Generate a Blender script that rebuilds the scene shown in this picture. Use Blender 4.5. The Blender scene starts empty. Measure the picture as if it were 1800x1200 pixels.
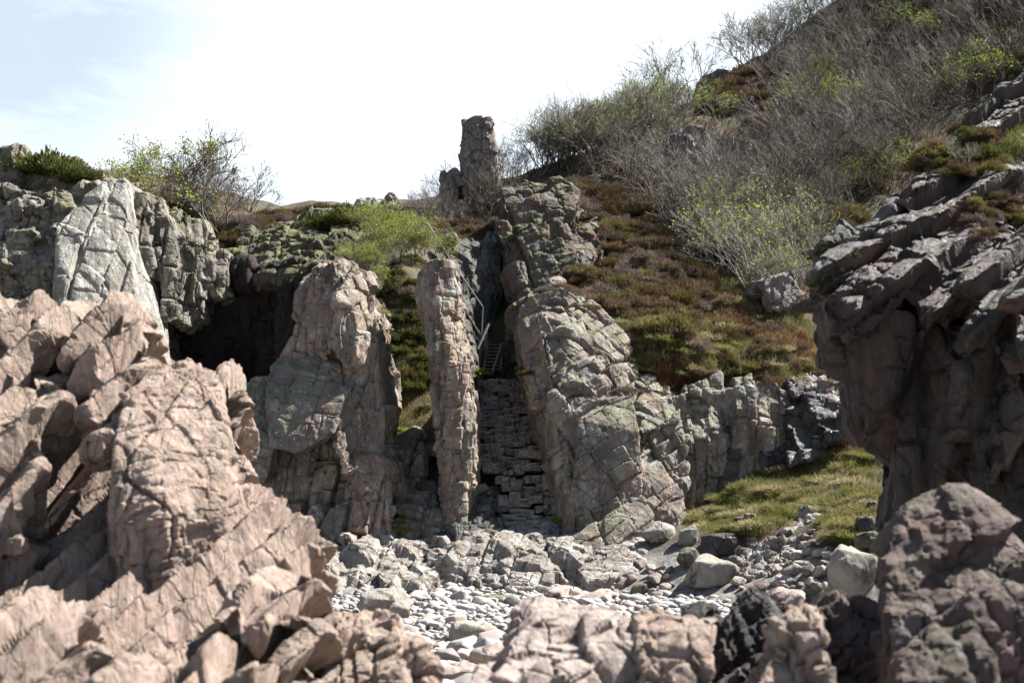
import bpy, bmesh, math, random
import numpy as np
from mathutils import Vector, Matrix, Euler
from mathutils.bvhtree import BVHTree
random.seed(7); rng = np.random.default_rng(7)
scene = bpy.context.scene
COL = scene.collection
R = math.radians

# ------------------------------------------------------------------ camera
PITCH = R(7.0); F = 2000.0
cam_d = bpy.data.cameras.new('camera'); cam = bpy.data.objects.new('camera', cam_d); COL.objects.link(cam)
cam_d.lens = 40; cam_d.sensor_width = 36; cam_d.clip_end = 2000; cam_d.clip_start = 0.05
cam.location = (0, 0, 0); cam.rotation_euler = (R(90) + PITCH, 0, 0)
cam_d.dof.use_dof = True; cam_d.dof.focus_distance = 23.5; cam_d.dof.aperture_fstop = 1.9
scene.camera = cam
# ------------------------------------------------------------------ light
SUN = Vector((0.61, 0.20, 0.76)).normalized()
w = bpy.data.worlds.new("World"); scene.world = w; w.use_nodes = True
nt = w.node_tree; nt.nodes.clear()
def N(nt, t, **k):
    n = nt.nodes.new(t)
    for a, b in k.items():
        if a == 'i':
            for q, v in b.items(): n.inputs[q].default_value = v
        else: setattr(n, a, b)
    return n
def Lk(nt, a, b): nt.links.new(a, b)
sky = N(nt, 'ShaderNodeTexSky', sky_type='NISHITA', sun_disc=False, sun_elevation=math.asin(SUN.z),
        sun_rotation=math.atan2(SUN.x, SUN.y), air_density=1.0, dust_density=1.0, ozone_density=1.0)
tc = N(nt, 'ShaderNodeTexCoord'); mp = N(nt, 'ShaderNodeMapping', i={'Scale': (1.6, 1.6, 6.0)})
no = N(nt, 'ShaderNodeTexNoise', i={'Scale': 1.7, 'Detail': 7.0, 'Roughness': .6, 'Distortion': .6})
cr = N(nt, 'ShaderNodeMapRange', i={'From Min': .44, 'From Max': .66, 'To Min': .5, 'To Max': .9})
fw = N(nt, 'ShaderNodeMapRange', interpolation_type='SMOOTHSTEP', i={'From Min': .55, 'From Max': .82, 'To Min': 0.0, 'To Max': 1.0}); fm_ = N(nt, 'ShaderNodeMath', operation='MULTIPLY')
# thin bright cloud veil, thickest low in the east where the hill stands
dt = N(nt, 'ShaderNodeVectorMath', operation='DOT_PRODUCT'); dt.inputs[1].default_value = Vector((.10, .96, .22)).normalized()
ve = N(nt, 'ShaderNodeMapRange', interpolation_type='SMOOTHSTEP', i={'From Min': .89, 'From Max': .999, 'To Min': 0.0, 'To Max': 1.0})
ad = N(nt, 'ShaderNodeMath', operation='ADD', use_clamp=True)
mx = N(nt, 'ShaderNodeMix', data_type='RGBA'); mx.inputs[7].default_value = (9.4, 10.4, 11.4, 1)
bg = N(nt, 'ShaderNodeBackground', i={'Strength': 0.045}); ow = N(nt, 'ShaderNodeOutputWorld')
Lk(nt, tc.outputs['Generated'], dt.inputs[0]); Lk(nt, dt.outputs['Value'], ve.inputs[0]); Lk(nt, ve.outputs[0], ad.inputs[0]); Lk(nt, dt.outputs['Value'], fw.inputs[0]); Lk(nt, fw.outputs[0], fm_.inputs[0]); Lk(nt, cr.outputs[0], fm_.inputs[1]); Lk(nt, fm_.outputs[0], ad.inputs[1])
Lk(nt, tc.outputs['Generated'], mp.inputs[0]); Lk(nt, mp.outputs[0], no.inputs['Vector']); Lk(nt, no.outputs[0], cr.inputs[0])
Lk(nt, ad.outputs[0], mx.inputs[0]); Lk(nt, sky.outputs[0], mx.inputs[6]); Lk(nt, mx.outputs[2], bg.inputs[0]); Lk(nt, bg.outputs[0], ow.inputs[0])
sd = bpy.data.lights.new('sun', 'SUN'); so = bpy.data.objects.new('sun', sd); COL.objects.link(so)
sd.energy = 5.0; sd.angle = R(.53); sd.color = (1, .965, .92)
so.rotation_euler = SUN.to_track_quat('Z', 'Y').to_euler(); so.location = (20, 10, 40)
scene.view_settings.view_transform = 'Standard'; scene.view_settings.look = 'None'
scene.view_settings.exposure = 1.52; scene.view_settings.gamma = 1
scene.render.engine = 'CYCLES'
cy = scene.cycles; cy.max_bounces = 5; cy.diffuse_bounces = 1; cy.glossy_bounces = 2; cy.transmission_bounces = 2; cy.transparent_max_bounces = 6
cy.use_denoising = True; cy.sample_clamp_indirect = 6

# ------------------------------------------------------------------ helpers
cp, sp = math.cos(PITCH), math.sin(PITCH)
def P(x, y, Y):
    dx = (x - 900) / F; dz = (600 - y) / F
    v = Vector((dx, cp - dz * sp, sp + dz * cp))
    return v * (Y / v.y)
def ray(x, y):
    dx = (x - 900) / F; dz = (600 - y) / F
    return Vector((dx, cp - dz * sp, sp + dz * cp)).normalized()
def tag(o, label=None, cat=None, group=None, kind=None):
    if label: o['label'] = label
    if cat: o['category'] = cat
    if group: o['group'] = group
    if kind: o['kind'] = kind
    return o
def link(name, me, mat=None, parent=None, loc=(0, 0, 0)):
    o = bpy.data.objects.new(name, me); COL.objects.link(o); o.location = loc
    if mat is not None and me is not None and not me.materials: me.materials.append(mat)
    if parent: o.parent = parent
    return o
def empty(name, loc=(0, 0, 0)):
    o = bpy.data.objects.new(name, None); COL.objects.link(o); o.location = loc; return o
def mesh_np(name, v, f, smooth=False):
    """v (n,3) f (m,k) constant k"""
    me = bpy.data.meshes.new(name); v = np.asarray(v, np.float32); f = np.asarray(f, np.int32)
    k = f.shape[1]
    me.vertices.add(len(v)); me.vertices.foreach_set('co', v.ravel())
    me.loops.add(f.size); me.loops.foreach_set('vertex_index', f.ravel())
    me.polygons.add(len(f)); me.polygons.foreach_set('loop_start', np.arange(0, f.size, k, dtype=np.int32))
    me.polygons.foreach_set('loop_total', np.full(len(f), k, np.int32))
    if smooth: me.polygons.foreach_set('use_smooth', np.ones(len(f), bool))
    me.update(calc_edges=True); return me

# ------------------------------------------------------------------ materials
def newmat(name):
    m = bpy.data.materials.new(name); m.use_nodes = True; t = m.node_tree; t.nodes.clear()
    out = N(t, 'ShaderNodeOutputMaterial'); b = N(t, 'ShaderNodeBsdfPrincipled'); Lk(t, b.outputs[0], out.inputs[0])
    return m, t, b
def c4(c): return (c[0], c[1], c[2], 1)
def mixc(t, fac, a, b, blend='MIX'):
    m = N(t, 'ShaderNodeMix', data_type='RGBA', blend_type=blend)
    for s, v in ((0, fac), (6, a), (7, b)):
        if hasattr(v, 'links'): Lk(t, v, m.inputs[s])
        else: m.inputs[s].default_value = v if s == 0 else c4(v)
    return m.outputs[2]
def noise(t, vec, scale, detail=4, rough=.55, lo=None, hi=None, dist=0):
    n = N(t, 'ShaderNodeTexNoise', i={'Scale': scale, 'Detail': detail, 'Roughness': rough, 'Distortion': dist}); Lk(t, vec, n.inputs['Vector'])
    if lo is None: return n.outputs[0]
    r = N(t, 'ShaderNodeMapRange', i={'From Min': lo, 'From Max': hi}); Lk(t, n.outputs[0], r.inputs[0]); return r.outputs[0]
def mth(t, op, a, b=0.0):
    m = N(t, 'ShaderNodeMath', operation=op)
    for s, v in ((0, a), (1, b)):
        if hasattr(v, 'links'): Lk(t, v, m.inputs[s])
        else: m.inputs[s].default_value = v
    return m.outputs[0]
def rock_mat(name, base, tint, lichen=(.42, .43, .38), lich=.5, moss=0.0, mosscol=(.09, .11, .03), dark=(.06, .05, .045), darkamt=.4,
             s=1.0, rough=.85, wet=0.0, bump=.035, red=(.26, .12, .08), redamt=.3, cracks=3.0, facet=1.0, crk=.9, streak=0.0, rot=(0.3, 0.2, 0.1)):
    m, t, b = newmat(name)
    g = N(t, 'ShaderNodeNewGeometry'); pos = g.outputs['Position']
    mp = N(t, 'ShaderNodeMapping', i={'Rotation': rot, 'Scale': (s, s, s * .6)}); Lk(t, pos, mp.inputs[0]); v = mp.outputs[0]
    c = mixc(t, noise(t, v, 1.1, 6, .6, .35, .65), base, tint)
    c = mixc(t, mth(t, 'MULTIPLY', noise(t, v, 2.3, 5, .6, .5, .68, .5), redamt), c, red)
    c = mixc(t, mth(t, 'MULTIPLY', noise(t, pos, 18 * s, 4, .7, .3, .75), .45), c, tuple(q * .5 for q in base))
    c = mixc(t, mth(t, 'MULTIPLY', noise(t, v, 3.2, 7, .72, .52, .60), lich), c, lichen)
    c = mixc(t, mth(t, 'MULTIPLY', noise(t, pos, 9.0 * s, 6, .75, .56, .62), lich * .9), c, tuple(min(.7, q * 1.35) for q in lichen))
    st = N(t, 'ShaderNodeMapping', i={'Scale': (2.2 * s, 2.2 * s, .35 * s)}); Lk(t, pos, st.inputs[0])
    c = mixc(t, mth(t, 'MULTIPLY', noise(t, st.outputs[0], 1.3, 5, .6, .5, .7), darkamt), c, dark)
    vo = N(t, 'ShaderNodeTexVoronoi', feature='DISTANCE_TO_EDGE', i={'Scale': cracks}); 
    wv = N(t, 'ShaderNodeVectorMath', operation='MULTIPLY_ADD'); nz = N(t, 'ShaderNodeTexNoise', i={'Scale': 2.0, 'Detail': 4.0}); Lk(t, v, nz.inputs['Vector'])
    Lk(t, nz.outputs['Color'], wv.inputs[0]); wv.inputs[1].default_value = (.5, .5, .5); Lk(t, v, wv.inputs[2]); Lk(t, wv.outputs[0], vo.inputs['Vector'])
    ck = N(t, 'ShaderNodeMapRange', i={'From Min': 0.0, 'From Max': .05, 'To Min': 1.0, 'To Max': 0.0}); Lk(t, vo.outputs['Distance'], ck.inputs[0])
    ckm = mth(t, 'MULTIPLY', ck.outputs[0], noise(t, v, 1.7, 2, .5, .42, .6))
    c = mixc(t, mth(t, 'MULTIPLY', ckm, crk), c, tuple(q * .10 for q in base))
    if moss > 0:
        sx = N(t, 'ShaderNodeSeparateXYZ'); Lk(t, g.outputs['Normal'], sx.inputs[0])
        up = N(t, 'ShaderNodeMapRange', i={'From Min': .1, 'From Max': .8}); Lk(t, sx.outputs[2], up.inputs[0])
        mm = mth(t, 'MULTIPLY', noise(t, v, 2.0, 6, .7, .5 - .1 * moss, .62), mth(t, 'ADD', mth(t, 'MULTIPLY', up.outputs[0], .8), .2 * moss))
        c = mixc(t, mth(t, 'MINIMUM', mth(t, 'MULTIPLY', mm, moss * 1.2), 1.0), c, mixc(t, noise(t, v, 6, 3, .5, .4, .6), mosscol, tuple(q * 1.9 for q in mosscol)))
    Lk(t, c, b.inputs['Base Color'])
    b.inputs['Roughness'].default_value = rough; b.inputs['Specular IOR Level'].default_value = .35
    if wet: 
        rr = N(t, 'ShaderNodeMapRange', i={'From Min': .4, 'From Max': .6, 'To Min': rough, 'To Max': wet}); nn = N(t, 'ShaderNodeTexNoise', i={'Scale': 1.5, 'Detail': 4.0}); Lk(t, pos, nn.inputs['Vector']); Lk(t, nn.outputs[0], rr.inputs[0]); Lk(t, rr.outputs[0], b.inputs['Roughness'])
    h = mth(t, 'ADD', mth(t, 'MULTIPLY', noise(t, v, 7, 8, .68), 1.0), mth(t, 'MULTIPLY', noise(t, pos, 40 * s, 5, .7), .3))
    h = mth(t, 'SUBTRACT', h, mth(t, 'MULTIPLY', ckm, .9 * crk))
    if streak:
        sm_ = N(t, 'ShaderNodeMapping', i={'Rotation': (0, streak[1], 0), 'Scale': (streak[2], streak[2], streak[2] * .14)}); Lk(t, pos, sm_.inputs[0])
        stn = noise(t, sm_.outputs[0], 1.0, 6, .65, .3, .7); h = mth(t, 'ADD', h, mth(t, 'MULTIPLY', stn, streak[0]))
    for fs, fa in ((2.6, 1.6), (7.0, .8)):
        fm = N(t, 'ShaderNodeVectorMath', operation='MULTIPLY'); Lk(t, wv.outputs[0], fm.inputs[0]); fm.inputs[1].default_value = (fs, fs, fs * .8)
        fv = N(t, 'ShaderNodeTexVoronoi', feature='F1', i={'Scale': 1.0}); Lk(t, fm.outputs[0], fv.inputs['Vector'])
        d1 = N(t, 'ShaderNodeVectorMath', operation='SUBTRACT'); Lk(t, fv.outputs['Position'], d1.inputs[0]); Lk(t, fm.outputs[0], d1.inputs[1])
        d2 = N(t, 'ShaderNodeVectorMath', operation='SUBTRACT'); Lk(t, fv.outputs['Color'], d2.inputs[0]); d2.inputs[1].default_value = (.5, .5, .5)
        d3 = N(t, 'ShaderNodeVectorMath', operation='DOT_PRODUCT'); Lk(t, d1.outputs[0], d3.inputs[0]); Lk(t, d2.outputs[0], d3.inputs[1])
        h = mth(t, 'ADD', h, mth(t, 'MULTIPLY', d3.outputs['Value'], fa * facet))
    bp = N(t, 'ShaderNodeBump', i={'Strength': 1.0, 'Distance': bump}); Lk(t, h, bp.inputs['Height']); Lk(t, bp.outputs[0], b.inputs['Normal'])
    return m
def flat_mat(name, a, b2, sc=5.0, rough=.8, trans=0.0, obj=False, spec=.2):
    m, t, b = newmat(name)
    g = N(t, 'ShaderNodeNewGeometry')
    c = mixc(t, noise(t, g.outputs['Position'], sc, 3, .6, .35, .65), a, b2)
    if obj:
        oi = N(t, 'ShaderNodeObjectInfo'); c = mixc(t, mth(t, 'POWER', oi.outputs['Random'], 1.5), c, (a[0] * .40, a[1] * .42, a[2] * .32))
    Lk(t, c, b.inputs['Base Color']); b.inputs['Roughness'].default_value = rough; b.inputs['Specular IOR Level'].default_value = spec
    if trans:
        tr = N(t, 'ShaderNodeBsdfTranslucent'); Lk(t, c, tr.inputs[0]); ms = N(t, 'ShaderNodeMixShader', i={0: trans})
        Lk(t, b.outputs[0], ms.inputs[1]); Lk(t, tr.outputs[0], ms.inputs[2]); Lk(t, ms.outputs[0], t.nodes['Material Output'].inputs[0])
    return m
M = {}
M['far'] = rock_mat('grey_pink_rock', (.33, .25, .195), (.17, .135, .115), moss=.35, lich=.5, crk=.45, darkamt=.65)
M['dome'] = rock_mat('grey_green_rock', (.27, .235, .195), (.16, .135, .12), moss=.5, lich=.45, redamt=.6, crk=.45, darkamt=.65)
M['pale'] = rock_mat('pale_lichen_rock', (.30, .28, .245), (.22, .205, .18), lichen=(.44, .44, .40), moss=.35, lich=.8, redamt=.12, darkamt=.35, crk=.35, facet=.5, streak=(.9, .05, 5))
M['dark'] = rock_mat('hollow_shade_rock', (.016, .014, .016), (.03, .022, .02), lichen=(.05, .05, .05), lich=.15, moss=.3, mosscol=(.03, .045, .012), redamt=.4, red=(.09, .045, .035))  # near-black base puts the hollow's shade into the rock colour
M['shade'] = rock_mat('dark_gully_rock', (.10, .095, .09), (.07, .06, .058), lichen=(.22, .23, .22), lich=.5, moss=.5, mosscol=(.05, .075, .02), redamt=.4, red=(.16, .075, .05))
M['wet'] = rock_mat('black_wet_rock', (.035, .035, .04), (.07, .06, .06), lichen=(.13, .13, .13), lich=.3, moss=.2, rough=.6, wet=.22)
M['bluff'] = rock_mat('red_bluff_rock', (.14, .115, .095), (.09, .07, .058), lichen=(.20, .215, .185), lich=.45, moss=.6, redamt=.9, red=(.20, .08, .055), crk=.5, darkamt=.7)
M['lcliff'] = rock_mat('broken_cliff_rock', (.24, .21, .18), (.13, .115, .10), lichen=(.40, .40, .36), moss=.7, lich=.4, darkamt=.9, redamt=.3)
M['mslope'] = rock_mat('mossy_dark_slope', (.12, .10, .085), (.07, .06, .055), lichen=(.16, .17, .13), moss=1.1, mosscol=(.075, .085, .025), lich=.4, redamt=.5)
M['stack'] = rock_mat('stack_rock', (.23, .20, .18), (.19, .15, .13), lichen=(.30, .30, .28), lich=.4, redamt=.4)
M['step'] = rock_mat('step_stone', (.46, .40, .345), (.33, .28, .24), lichen=(.5, .5, .47), lich=.4, s=1.6, moss=.12, bump=.012)
M['ledge'] = rock_mat('pale_shore_rock', (.33, .295, .255), (.20, .175, .15), lichen=(.44, .44, .41), lich=.5, darkamt=.5, redamt=.2)
M['near'] = rock_mat('pink_strata_rock', (.62, .47, .39), (.38, .28, .225), lichen=(.46, .43, .38), lich=.35, s=3.0, bump=.05, moss=.3, mosscol=(.13, .12, .05), redamt=.3, red=(.44, .24, .17), darkamt=.6, dark=(.11, .085, .065), cracks=2.0, crk=.45, facet=.8, streak=(.45, .25, 14), rot=(.2, -.7, .1))
M['nearR'] = rock_mat('purple_brown_rock', (.19, .125, .115), (.105, .08, .068), lichen=(.24, .22, .20), lich=.3, s=1.6, bump=.04, moss=.5, mosscol=(.055, .065, .03), redamt=.45, red=(.20, .085, .065), darkamt=.6, cracks=1.5)
M['massif'] = rock_mat('mossy_purple_rock', (.125, .088, .08), (.065, .055, .048), lichen=(.10, .105, .085), lich=.55, s=1.3, bump=.06, moss=.35, mosscol=(.055, .065, .03), redamt=.5, red=(.24, .11, .075), rough=.55, darkamt=.85, dark=(.02, .017, .017), cracks=1.2, crk=.5, streak=(.5, .1, 6))  # purple-brown rock, base darkened further to stand in for the cliff's deep shade
M['blackfg'] = rock_mat('dark_brown_rock', (.055, .045, .042), (.03, .028, .028), lichen=(.22, .23, .22), lich=.3, s=1.6, redamt=.3, red=(.09, .05, .04), crk=.5, rough=.7)
M['boul'] = rock_mat('grey_boulder_rock', (.36, .33, .28), (.28, .26, .22), lich=.3, s=1.5, darkamt=.2, redamt=.1, cracks=1.0)
M['mossy'] = rock_mat('mossy_boulder_rock', (.20, .19, .13), (.15, .15, .09), lich=.25, s=1.5, moss=.55, mosscol=(.07, .075, .03), redamt=0)
M['pink'] = rock_mat('pink_boulder_rock', (.46, .37, .33), (.38, .30, .26), lich=.25, s=2, darkamt=.12, redamt=.1, cracks=1.2)

# ------------------------------------------------------------------ rock builder
def rock_group(name, voxel, layers, rough_amp, rough_scale, seed):
    """geometry nodes: jointed-block displacement. layers = [(size xyz, rot, step, tilt, crack, crackw, warp)]"""
    ng = bpy.data.node_groups.new(name, 'GeometryNodeTree')
    ng.interface.new_socket('Geometry', in_out='INPUT', socket_type='NodeSocketGeometry')
    ng.interface.new_socket('Geometry', in_out='OUTPUT', socket_type='NodeSocketGeometry')
    gi = ng.nodes.new('NodeGroupInput'); go = ng.nodes.new('NodeGroupOutput')
    pos = ng.nodes.new('GeometryNodeInputPosition').outputs[0]
    nor = ng.nodes.new('GeometryNodeInputNormal').outputs[0]
    def vm(op, a, b=None):
        n = N(ng, 'ShaderNodeVectorMath', operation=op)
        for i, v in ((0, a), (1, b)):
            if v is None: continue
            if hasattr(v, 'links'): Lk(ng, v, n.inputs[i])
            else: n.inputs[i].default_value = v
        return n.outputs['Value'] if op == 'DOT_PRODUCT' else n.outputs[0]
    total = None
    def add(x):
        nonlocal total
        total = x if total is None else mth(ng, 'ADD', total, x)
    for k, lay in enumerate(layers):
        if lay[0] == 'saw':
            _, dr, T, Am, warp = lay
            n1 = N(ng, 'ShaderNodeTexNoise', i={'Scale': .5 / T * .35, 'Detail': 3.0, 'Roughness': .55})
            Lk(ng, vm('ADD', pos, (seed * 2.1, 3.0 + k, 1.0)), n1.inputs['Vector'])
            u = mth(ng, 'ADD', mth(ng, 'DIVIDE', vm('DOT_PRODUCT', pos, Vector(dr).normalized()), T), mth(ng, 'MULTIPLY', n1.outputs[0], warp))
            fl = mth(ng, 'FLOOR', u); w1 = N(ng, 'ShaderNodeTexWhiteNoise', noise_dimensions='1D'); Lk(ng, fl, w1.inputs['W'])
            n3 = N(ng, 'ShaderNodeTexNoise', i={'Scale': 1.2 / T * .4, 'Detail': 1.0}); Lk(ng, vm('ADD', pos, w1.outputs['Color']), n3.inputs['Vector'])
            fr_ = mth(ng, 'FRACT', u); ret = .045 / T if T > .35 else .26
            sw = mth(ng, 'SUBTRACT', mth(ng, 'MINIMUM', mth(ng, 'DIVIDE', fr_, 1 - ret), mth(ng, 'DIVIDE', mth(ng, 'SUBTRACT', 1.0, fr_), ret)), .5)
            add(mth(ng, 'MULTIPLY', mth(ng, 'MULTIPLY', sw, Am), mth(ng, 'ADD', mth(ng, 'MULTIPLY', n3.outputs[0], 1.6), .2)))
            
            continue
        size, rot, step, tilt, crack, cw, warp = lay[:7]
        n1 = N(ng, 'ShaderNodeTexNoise', i={'Scale': .6 / max(size), 'Detail': 2.5, 'Roughness': .5})
        Lk(ng, vm('ADD', pos, (seed * 3.1, seed * 1.7 + k * 9, 5.0)), n1.inputs['Vector'])
        wrp = vm('SCALE', vm('SUBTRACT', n1.outputs['Color'], (.5, .5, .5))); wrp.node.inputs['Scale'].default_value = warp * max(size) * 2
        p2 = vm('ADD', pos, wrp)
        rt = N(ng, 'ShaderNodeVectorRotate', rotation_type='EULER_XYZ', i={'Rotation': rot}); Lk(ng, p2, rt.inputs[0])
        q = vm('ADD', vm('DIVIDE', rt.outputs[0], size), (seed * 7.3, k * 11.0, seed * 2.9))
        # staggered courses of blocks, size varied
        sz = N(ng, 'ShaderNodeSeparateXYZ'); Lk(ng, q, sz.inputs[0])
        fz = mth(ng, 'FLOOR', sz.outputs[0]); wn0 = N(ng, 'ShaderNodeTexWhiteNoise', noise_dimensions='1D'); Lk(ng, fz, wn0.inputs['W'])
        q = vm('ADD', q, vm('MULTIPLY', wn0.outputs['Color'], (0, .7, .9)))
        cell = vm('FLOOR', q); wn = N(ng, 'ShaderNodeTexWhiteNoise', noise_dimensions='3D'); Lk(ng, vm('ADD', cell, (.5, .5, .5)), wn.inputs['Vector'])
        fr = vm('SUBTRACT', vm('SUBTRACT', q, cell), (.5, .5, .5))
        cc = vm('SUBTRACT', wn.outputs['Color'], (.5, .5, .5))
        n2 = N(ng, 'ShaderNodeTexNoise', i={'Scale': .5 / max(size), 'Detail': 2.0}); Lk(ng, vm('ADD', pos, (seed * 1.1, k * 5.0, 9.0)), n2.inputs['Vector'])
        mk = N(ng, 'ShaderNodeMapRange', i={'From Min': .38, 'From Max': .62, 'To Min': .25, 'To Max': 1.0}); Lk(ng, n2.outputs[0], mk.inputs[0]); mk = mk.outputs[0]
        t1 = mth(ng, 'MULTIPLY', vm('DOT_PRODUCT', cc, (1.2, .6, 0)), step)
        if tilt: t1 = mth(ng, 'ADD', t1, mth(ng, 'MULTIPLY', vm('DOT_PRODUCT', cc, fr), tilt * 2))
        if crack:
            ad = vm('MULTIPLY', vm('SUBTRACT', (.5, .5, .5), vm('ABSOLUTE', fr)), size)
            se = N(ng, 'ShaderNodeSeparateXYZ'); Lk(ng, ad, se.inputs[0])
            dmin = mth(ng, 'MINIMUM', mth(ng, 'MINIMUM', se.outputs[0], se.outputs[1]), se.outputs[2])
            mr = N(ng, 'ShaderNodeMapRange', i={'From Min': 0.0, 'From Max': cw, 'To Min': -crack, 'To Max': 0.0}); Lk(ng, dmin, mr.inputs[0])
            t1 = mth(ng, 'ADD', t1, mth(ng, 'MULTIPLY', mr.outputs[0], mth(ng, 'MULTIPLY', wn.outputs['Value'], 1.5)))
        add(mth(ng, 'MULTIPLY', t1, mk))
    for a, s in ((rough_amp, rough_scale), (rough_amp * .35, rough_scale * 4)):
        n1 = N(ng, 'ShaderNodeTexNoise', i={'Scale': s, 'Detail': 5.0, 'Roughness': .6})
        Lk(ng, vm('ADD', pos, (seed * 1.3, 2.0, seed)), n1.inputs['Vector'])
        add(mth(ng, 'MULTIPLY', mth(ng, 'SUBTRACT', n1.outputs[0], .5), a * 2))
    off = vm('SCALE', nor); Lk(ng, total, off.node.inputs['Scale'])
    spn = ng.nodes.new('GeometryNodeSetPosition'); Lk(ng, gi.outputs[0], spn.inputs['Geometry']); Lk(ng, off, spn.inputs['Offset']); Lk(ng, spn.outputs[0], go.inputs[0])
    return ng
def hull(bm, pts):
    vs = [bm.verts.new(p) for p in pts]
    r = bmesh.ops.convex_hull(bm, input=vs, use_existing_faces=False)
    used = set(v for f in bm.faces for v in f.verts)
    bmesh.ops.delete(bm, geom=[v for v in vs if v.is_valid and v not in used], context='VERTS')
def piece(bm, pts, t, foot=None, lean=0.0, dx=0.0):
    """front points given as (px, py, depth); thickness t behind them; foot: reach down to this z"""
    Q = [P(*p) for p in pts]
    if pts[0][2] < 15:                       # near rocks: their flanks recede along the line of sight
        cx = sum(p[0] for p in pts) / len(pts); top = min(p[1] for p in pts)
        ex = (max(p[0] for p in pts) if cx < 900 else min(p[0] for p in pts)); dx = dx or t * (ex - 900) / F
        if top > 845: lean = lean or t * (845 - top) / F
    Q += [q + Vector((dx, t, lean)) for q in Q]
    if foot is not None:
        zc = sorted(q.z for q in Q)[len(Q) // 2]
        Q += [Vector((q.x, q.y, foot)) for q in list(Q) if q.z < zc]
    b2 = bmesh.new(); hull(b2, Q); me = bpy.data.meshes.new('tmp'); b2.to_mesh(me); b2.free(); bm.from_mesh(me); bpy.data.meshes.remove(me)
def bake(o, mods):
    deps = bpy.context.evaluated_depsgraph_get(); deps.update()
    me = bpy.data.meshes.new_from_object(o.evaluated_get(deps)); old = o.data; o.modifiers.clear(); o.data = me; bpy.data.meshes.remove(old); return me
def rock(name, pieces, mat, voxel, layers, ra, rs, label, cat, seed=1, smooth=False, parent=None, group=None):
    bm = bmesh.new()
    for p in pieces:
        if callable(p): p(bm)
        else: piece(bm, *p)
    me = bpy.data.meshes.new(name); bm.to_mesh(me); bm.free()
    o = link(name, me, None, parent)
    md = o.modifiers.new('r', 'REMESH'); md.mode = 'VOXEL'; md.voxel_size = voxel; md.use_smooth_shade = smooth
    g = o.modifiers.new('g', 'NODES'); g.node_group = rock_group(name, voxel, layers, ra, rs, seed)
    me = bake(o, None); me.materials.clear(); me.materials.append(mat); me.name = name
    if label: tag(o, label, cat, group)
    return o
def slab_z(x0, x1, y0, y1, z0, z1):
    def f(bm):
        b2 = bmesh.new(); hull(b2, [Vector((x, y, z)) for x in (x0, x1) for y in (y0, y1) for z in (z0, z1)])
        me = bpy.data.meshes.new('tmp'); b2.to_mesh(me); b2.free(); bm.from_mesh(me); bpy.data.meshes.remove(me)
    return f

# ------------------------------------------------------------------ hillside terrain
ctl = [ # px, py, depth
 (-300, 270, 27), (0, 300, 27), (100, 330, 25), (200, 318, 27), (230, 320, 31), (330, 350, 31), (400, 400, 30), (480, 378, 33), (560, 372, 34), (620, 378, 34), (700, 400, 34), (760, 400, 35), (820, 350, 38), (880, 315, 41), (950, 300, 43),
 (1000, 280, 44), (1100, 240, 47), (1200, 190, 50), (1300, 125, 52), (1400, 60, 54), (1500, -10, 56), (1700, -150, 60), (1950, -280, 64), (2300, -400, 66),
 (1050, 400, 34), (1200, 350, 38), (1400, 250, 43), (1600, 130, 49), (1300, 430, 33.5), (1500, 400, 35), (1700, 280, 42), (1900, 150, 48),
 (1010, 480, 29), (1100, 545, 26.6), (1200, 590, 26), (1300, 600, 26), (1420, 630, 26), (1500, 600, 27.5), (1600, 560, 30), (1800, 500, 34), (2100, 500, 32),
 (1130, 640, 24.9), (1180, 660, 24.6), (1250, 665, 24.7), (1350, 670, 24.8), (1450, 680, 25),
 (1040, 560, 26), (1210, 870, 24.4), (1300, 840, 24.6),
 (1200, 930, 21.3), (1350, 900, 21), (1500, 940, 18.5), (1540, 810, 23.8), (1400, 820, 24.3), (1300, 850, 23.8), (1600, 900, 19), (1700, 850, 21), (1300, 960, 20), (1430, 980, 18.6), (1250, 1010, 19.4), (1500, 1010, 16.6), (1650, 1010, 15.5),
 (905, 950, 22.5), (910, 845, 24.3), (890, 762, 25.8), (880, 695, 27.2), (862, 660, 28.2), (862, 600, 30), (850, 520, 31.5), (830, 450, 32.5), (790, 420, 33),
 (930, 600, 30), (950, 520, 31), (1000, 820, 24.6), (1000, 920, 22.8), (830, 930, 22.5),
 (700, 940, 22.6), (715, 815, 24), (715, 720, 25), (710, 630, 26.2), (705, 560, 26.9), (720, 490, 27.8), (690, 430, 29.5), (690, 408, 31), (640, 400, 31),
 (560, 440, 30), (480, 440, 30), (420, 470, 29.5), (520, 520, 29), (460, 600, 28.3), (330, 620, 28.3), (400, 720, 27), (550, 930, 23), (300, 500, 29), (260, 430, 30)]
wpts = [tuple(P(*c)) for c in ctl]
wpts += [(x, 18.5, -2.35) for x in (-12, -8, -5, -2.5, 0, 2)] + [(x, 21.2, -1.7) for x in (-12, -8, -5, -2.5, -1, 1.0)] + [(4, 17, -2.3), (7, 14, -2.3), (10, 14, -1.9), (14, 17, -.6), (20, 20, 2), (30, 30, 7), (-20, 22, 2), (-22, 30, 6), (-30, 40, 6), (-10, 50, 7), (-20, 60, 7), (0, 60, 10), (5, 72, 16), (20, 80, 26), (40, 80, 36), (45, 60, 30)]
wp = np.array(wpts)
def phi(a, b): return np.sqrt(((a[:, None, :] - b[None, :, :]) ** 2).sum(2) + .05)
A = phi(wp[:, :2], wp[:, :2]); n_ = len(wp)
K = np.zeros((n_ + 3, n_ + 3)); K[:n_, :n_] = A + np.eye(n_) * -.02; K[:n_, n_] = 1; K[:n_, n_ + 1:] = wp[:, :2]; K[n_, :n_] = 1; K[n_ + 1:, :n_] = wp[:, :2].T
Wt = np.linalg.solve(K, np.concatenate([wp[:, 2], [0, 0, 0]]))
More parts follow.
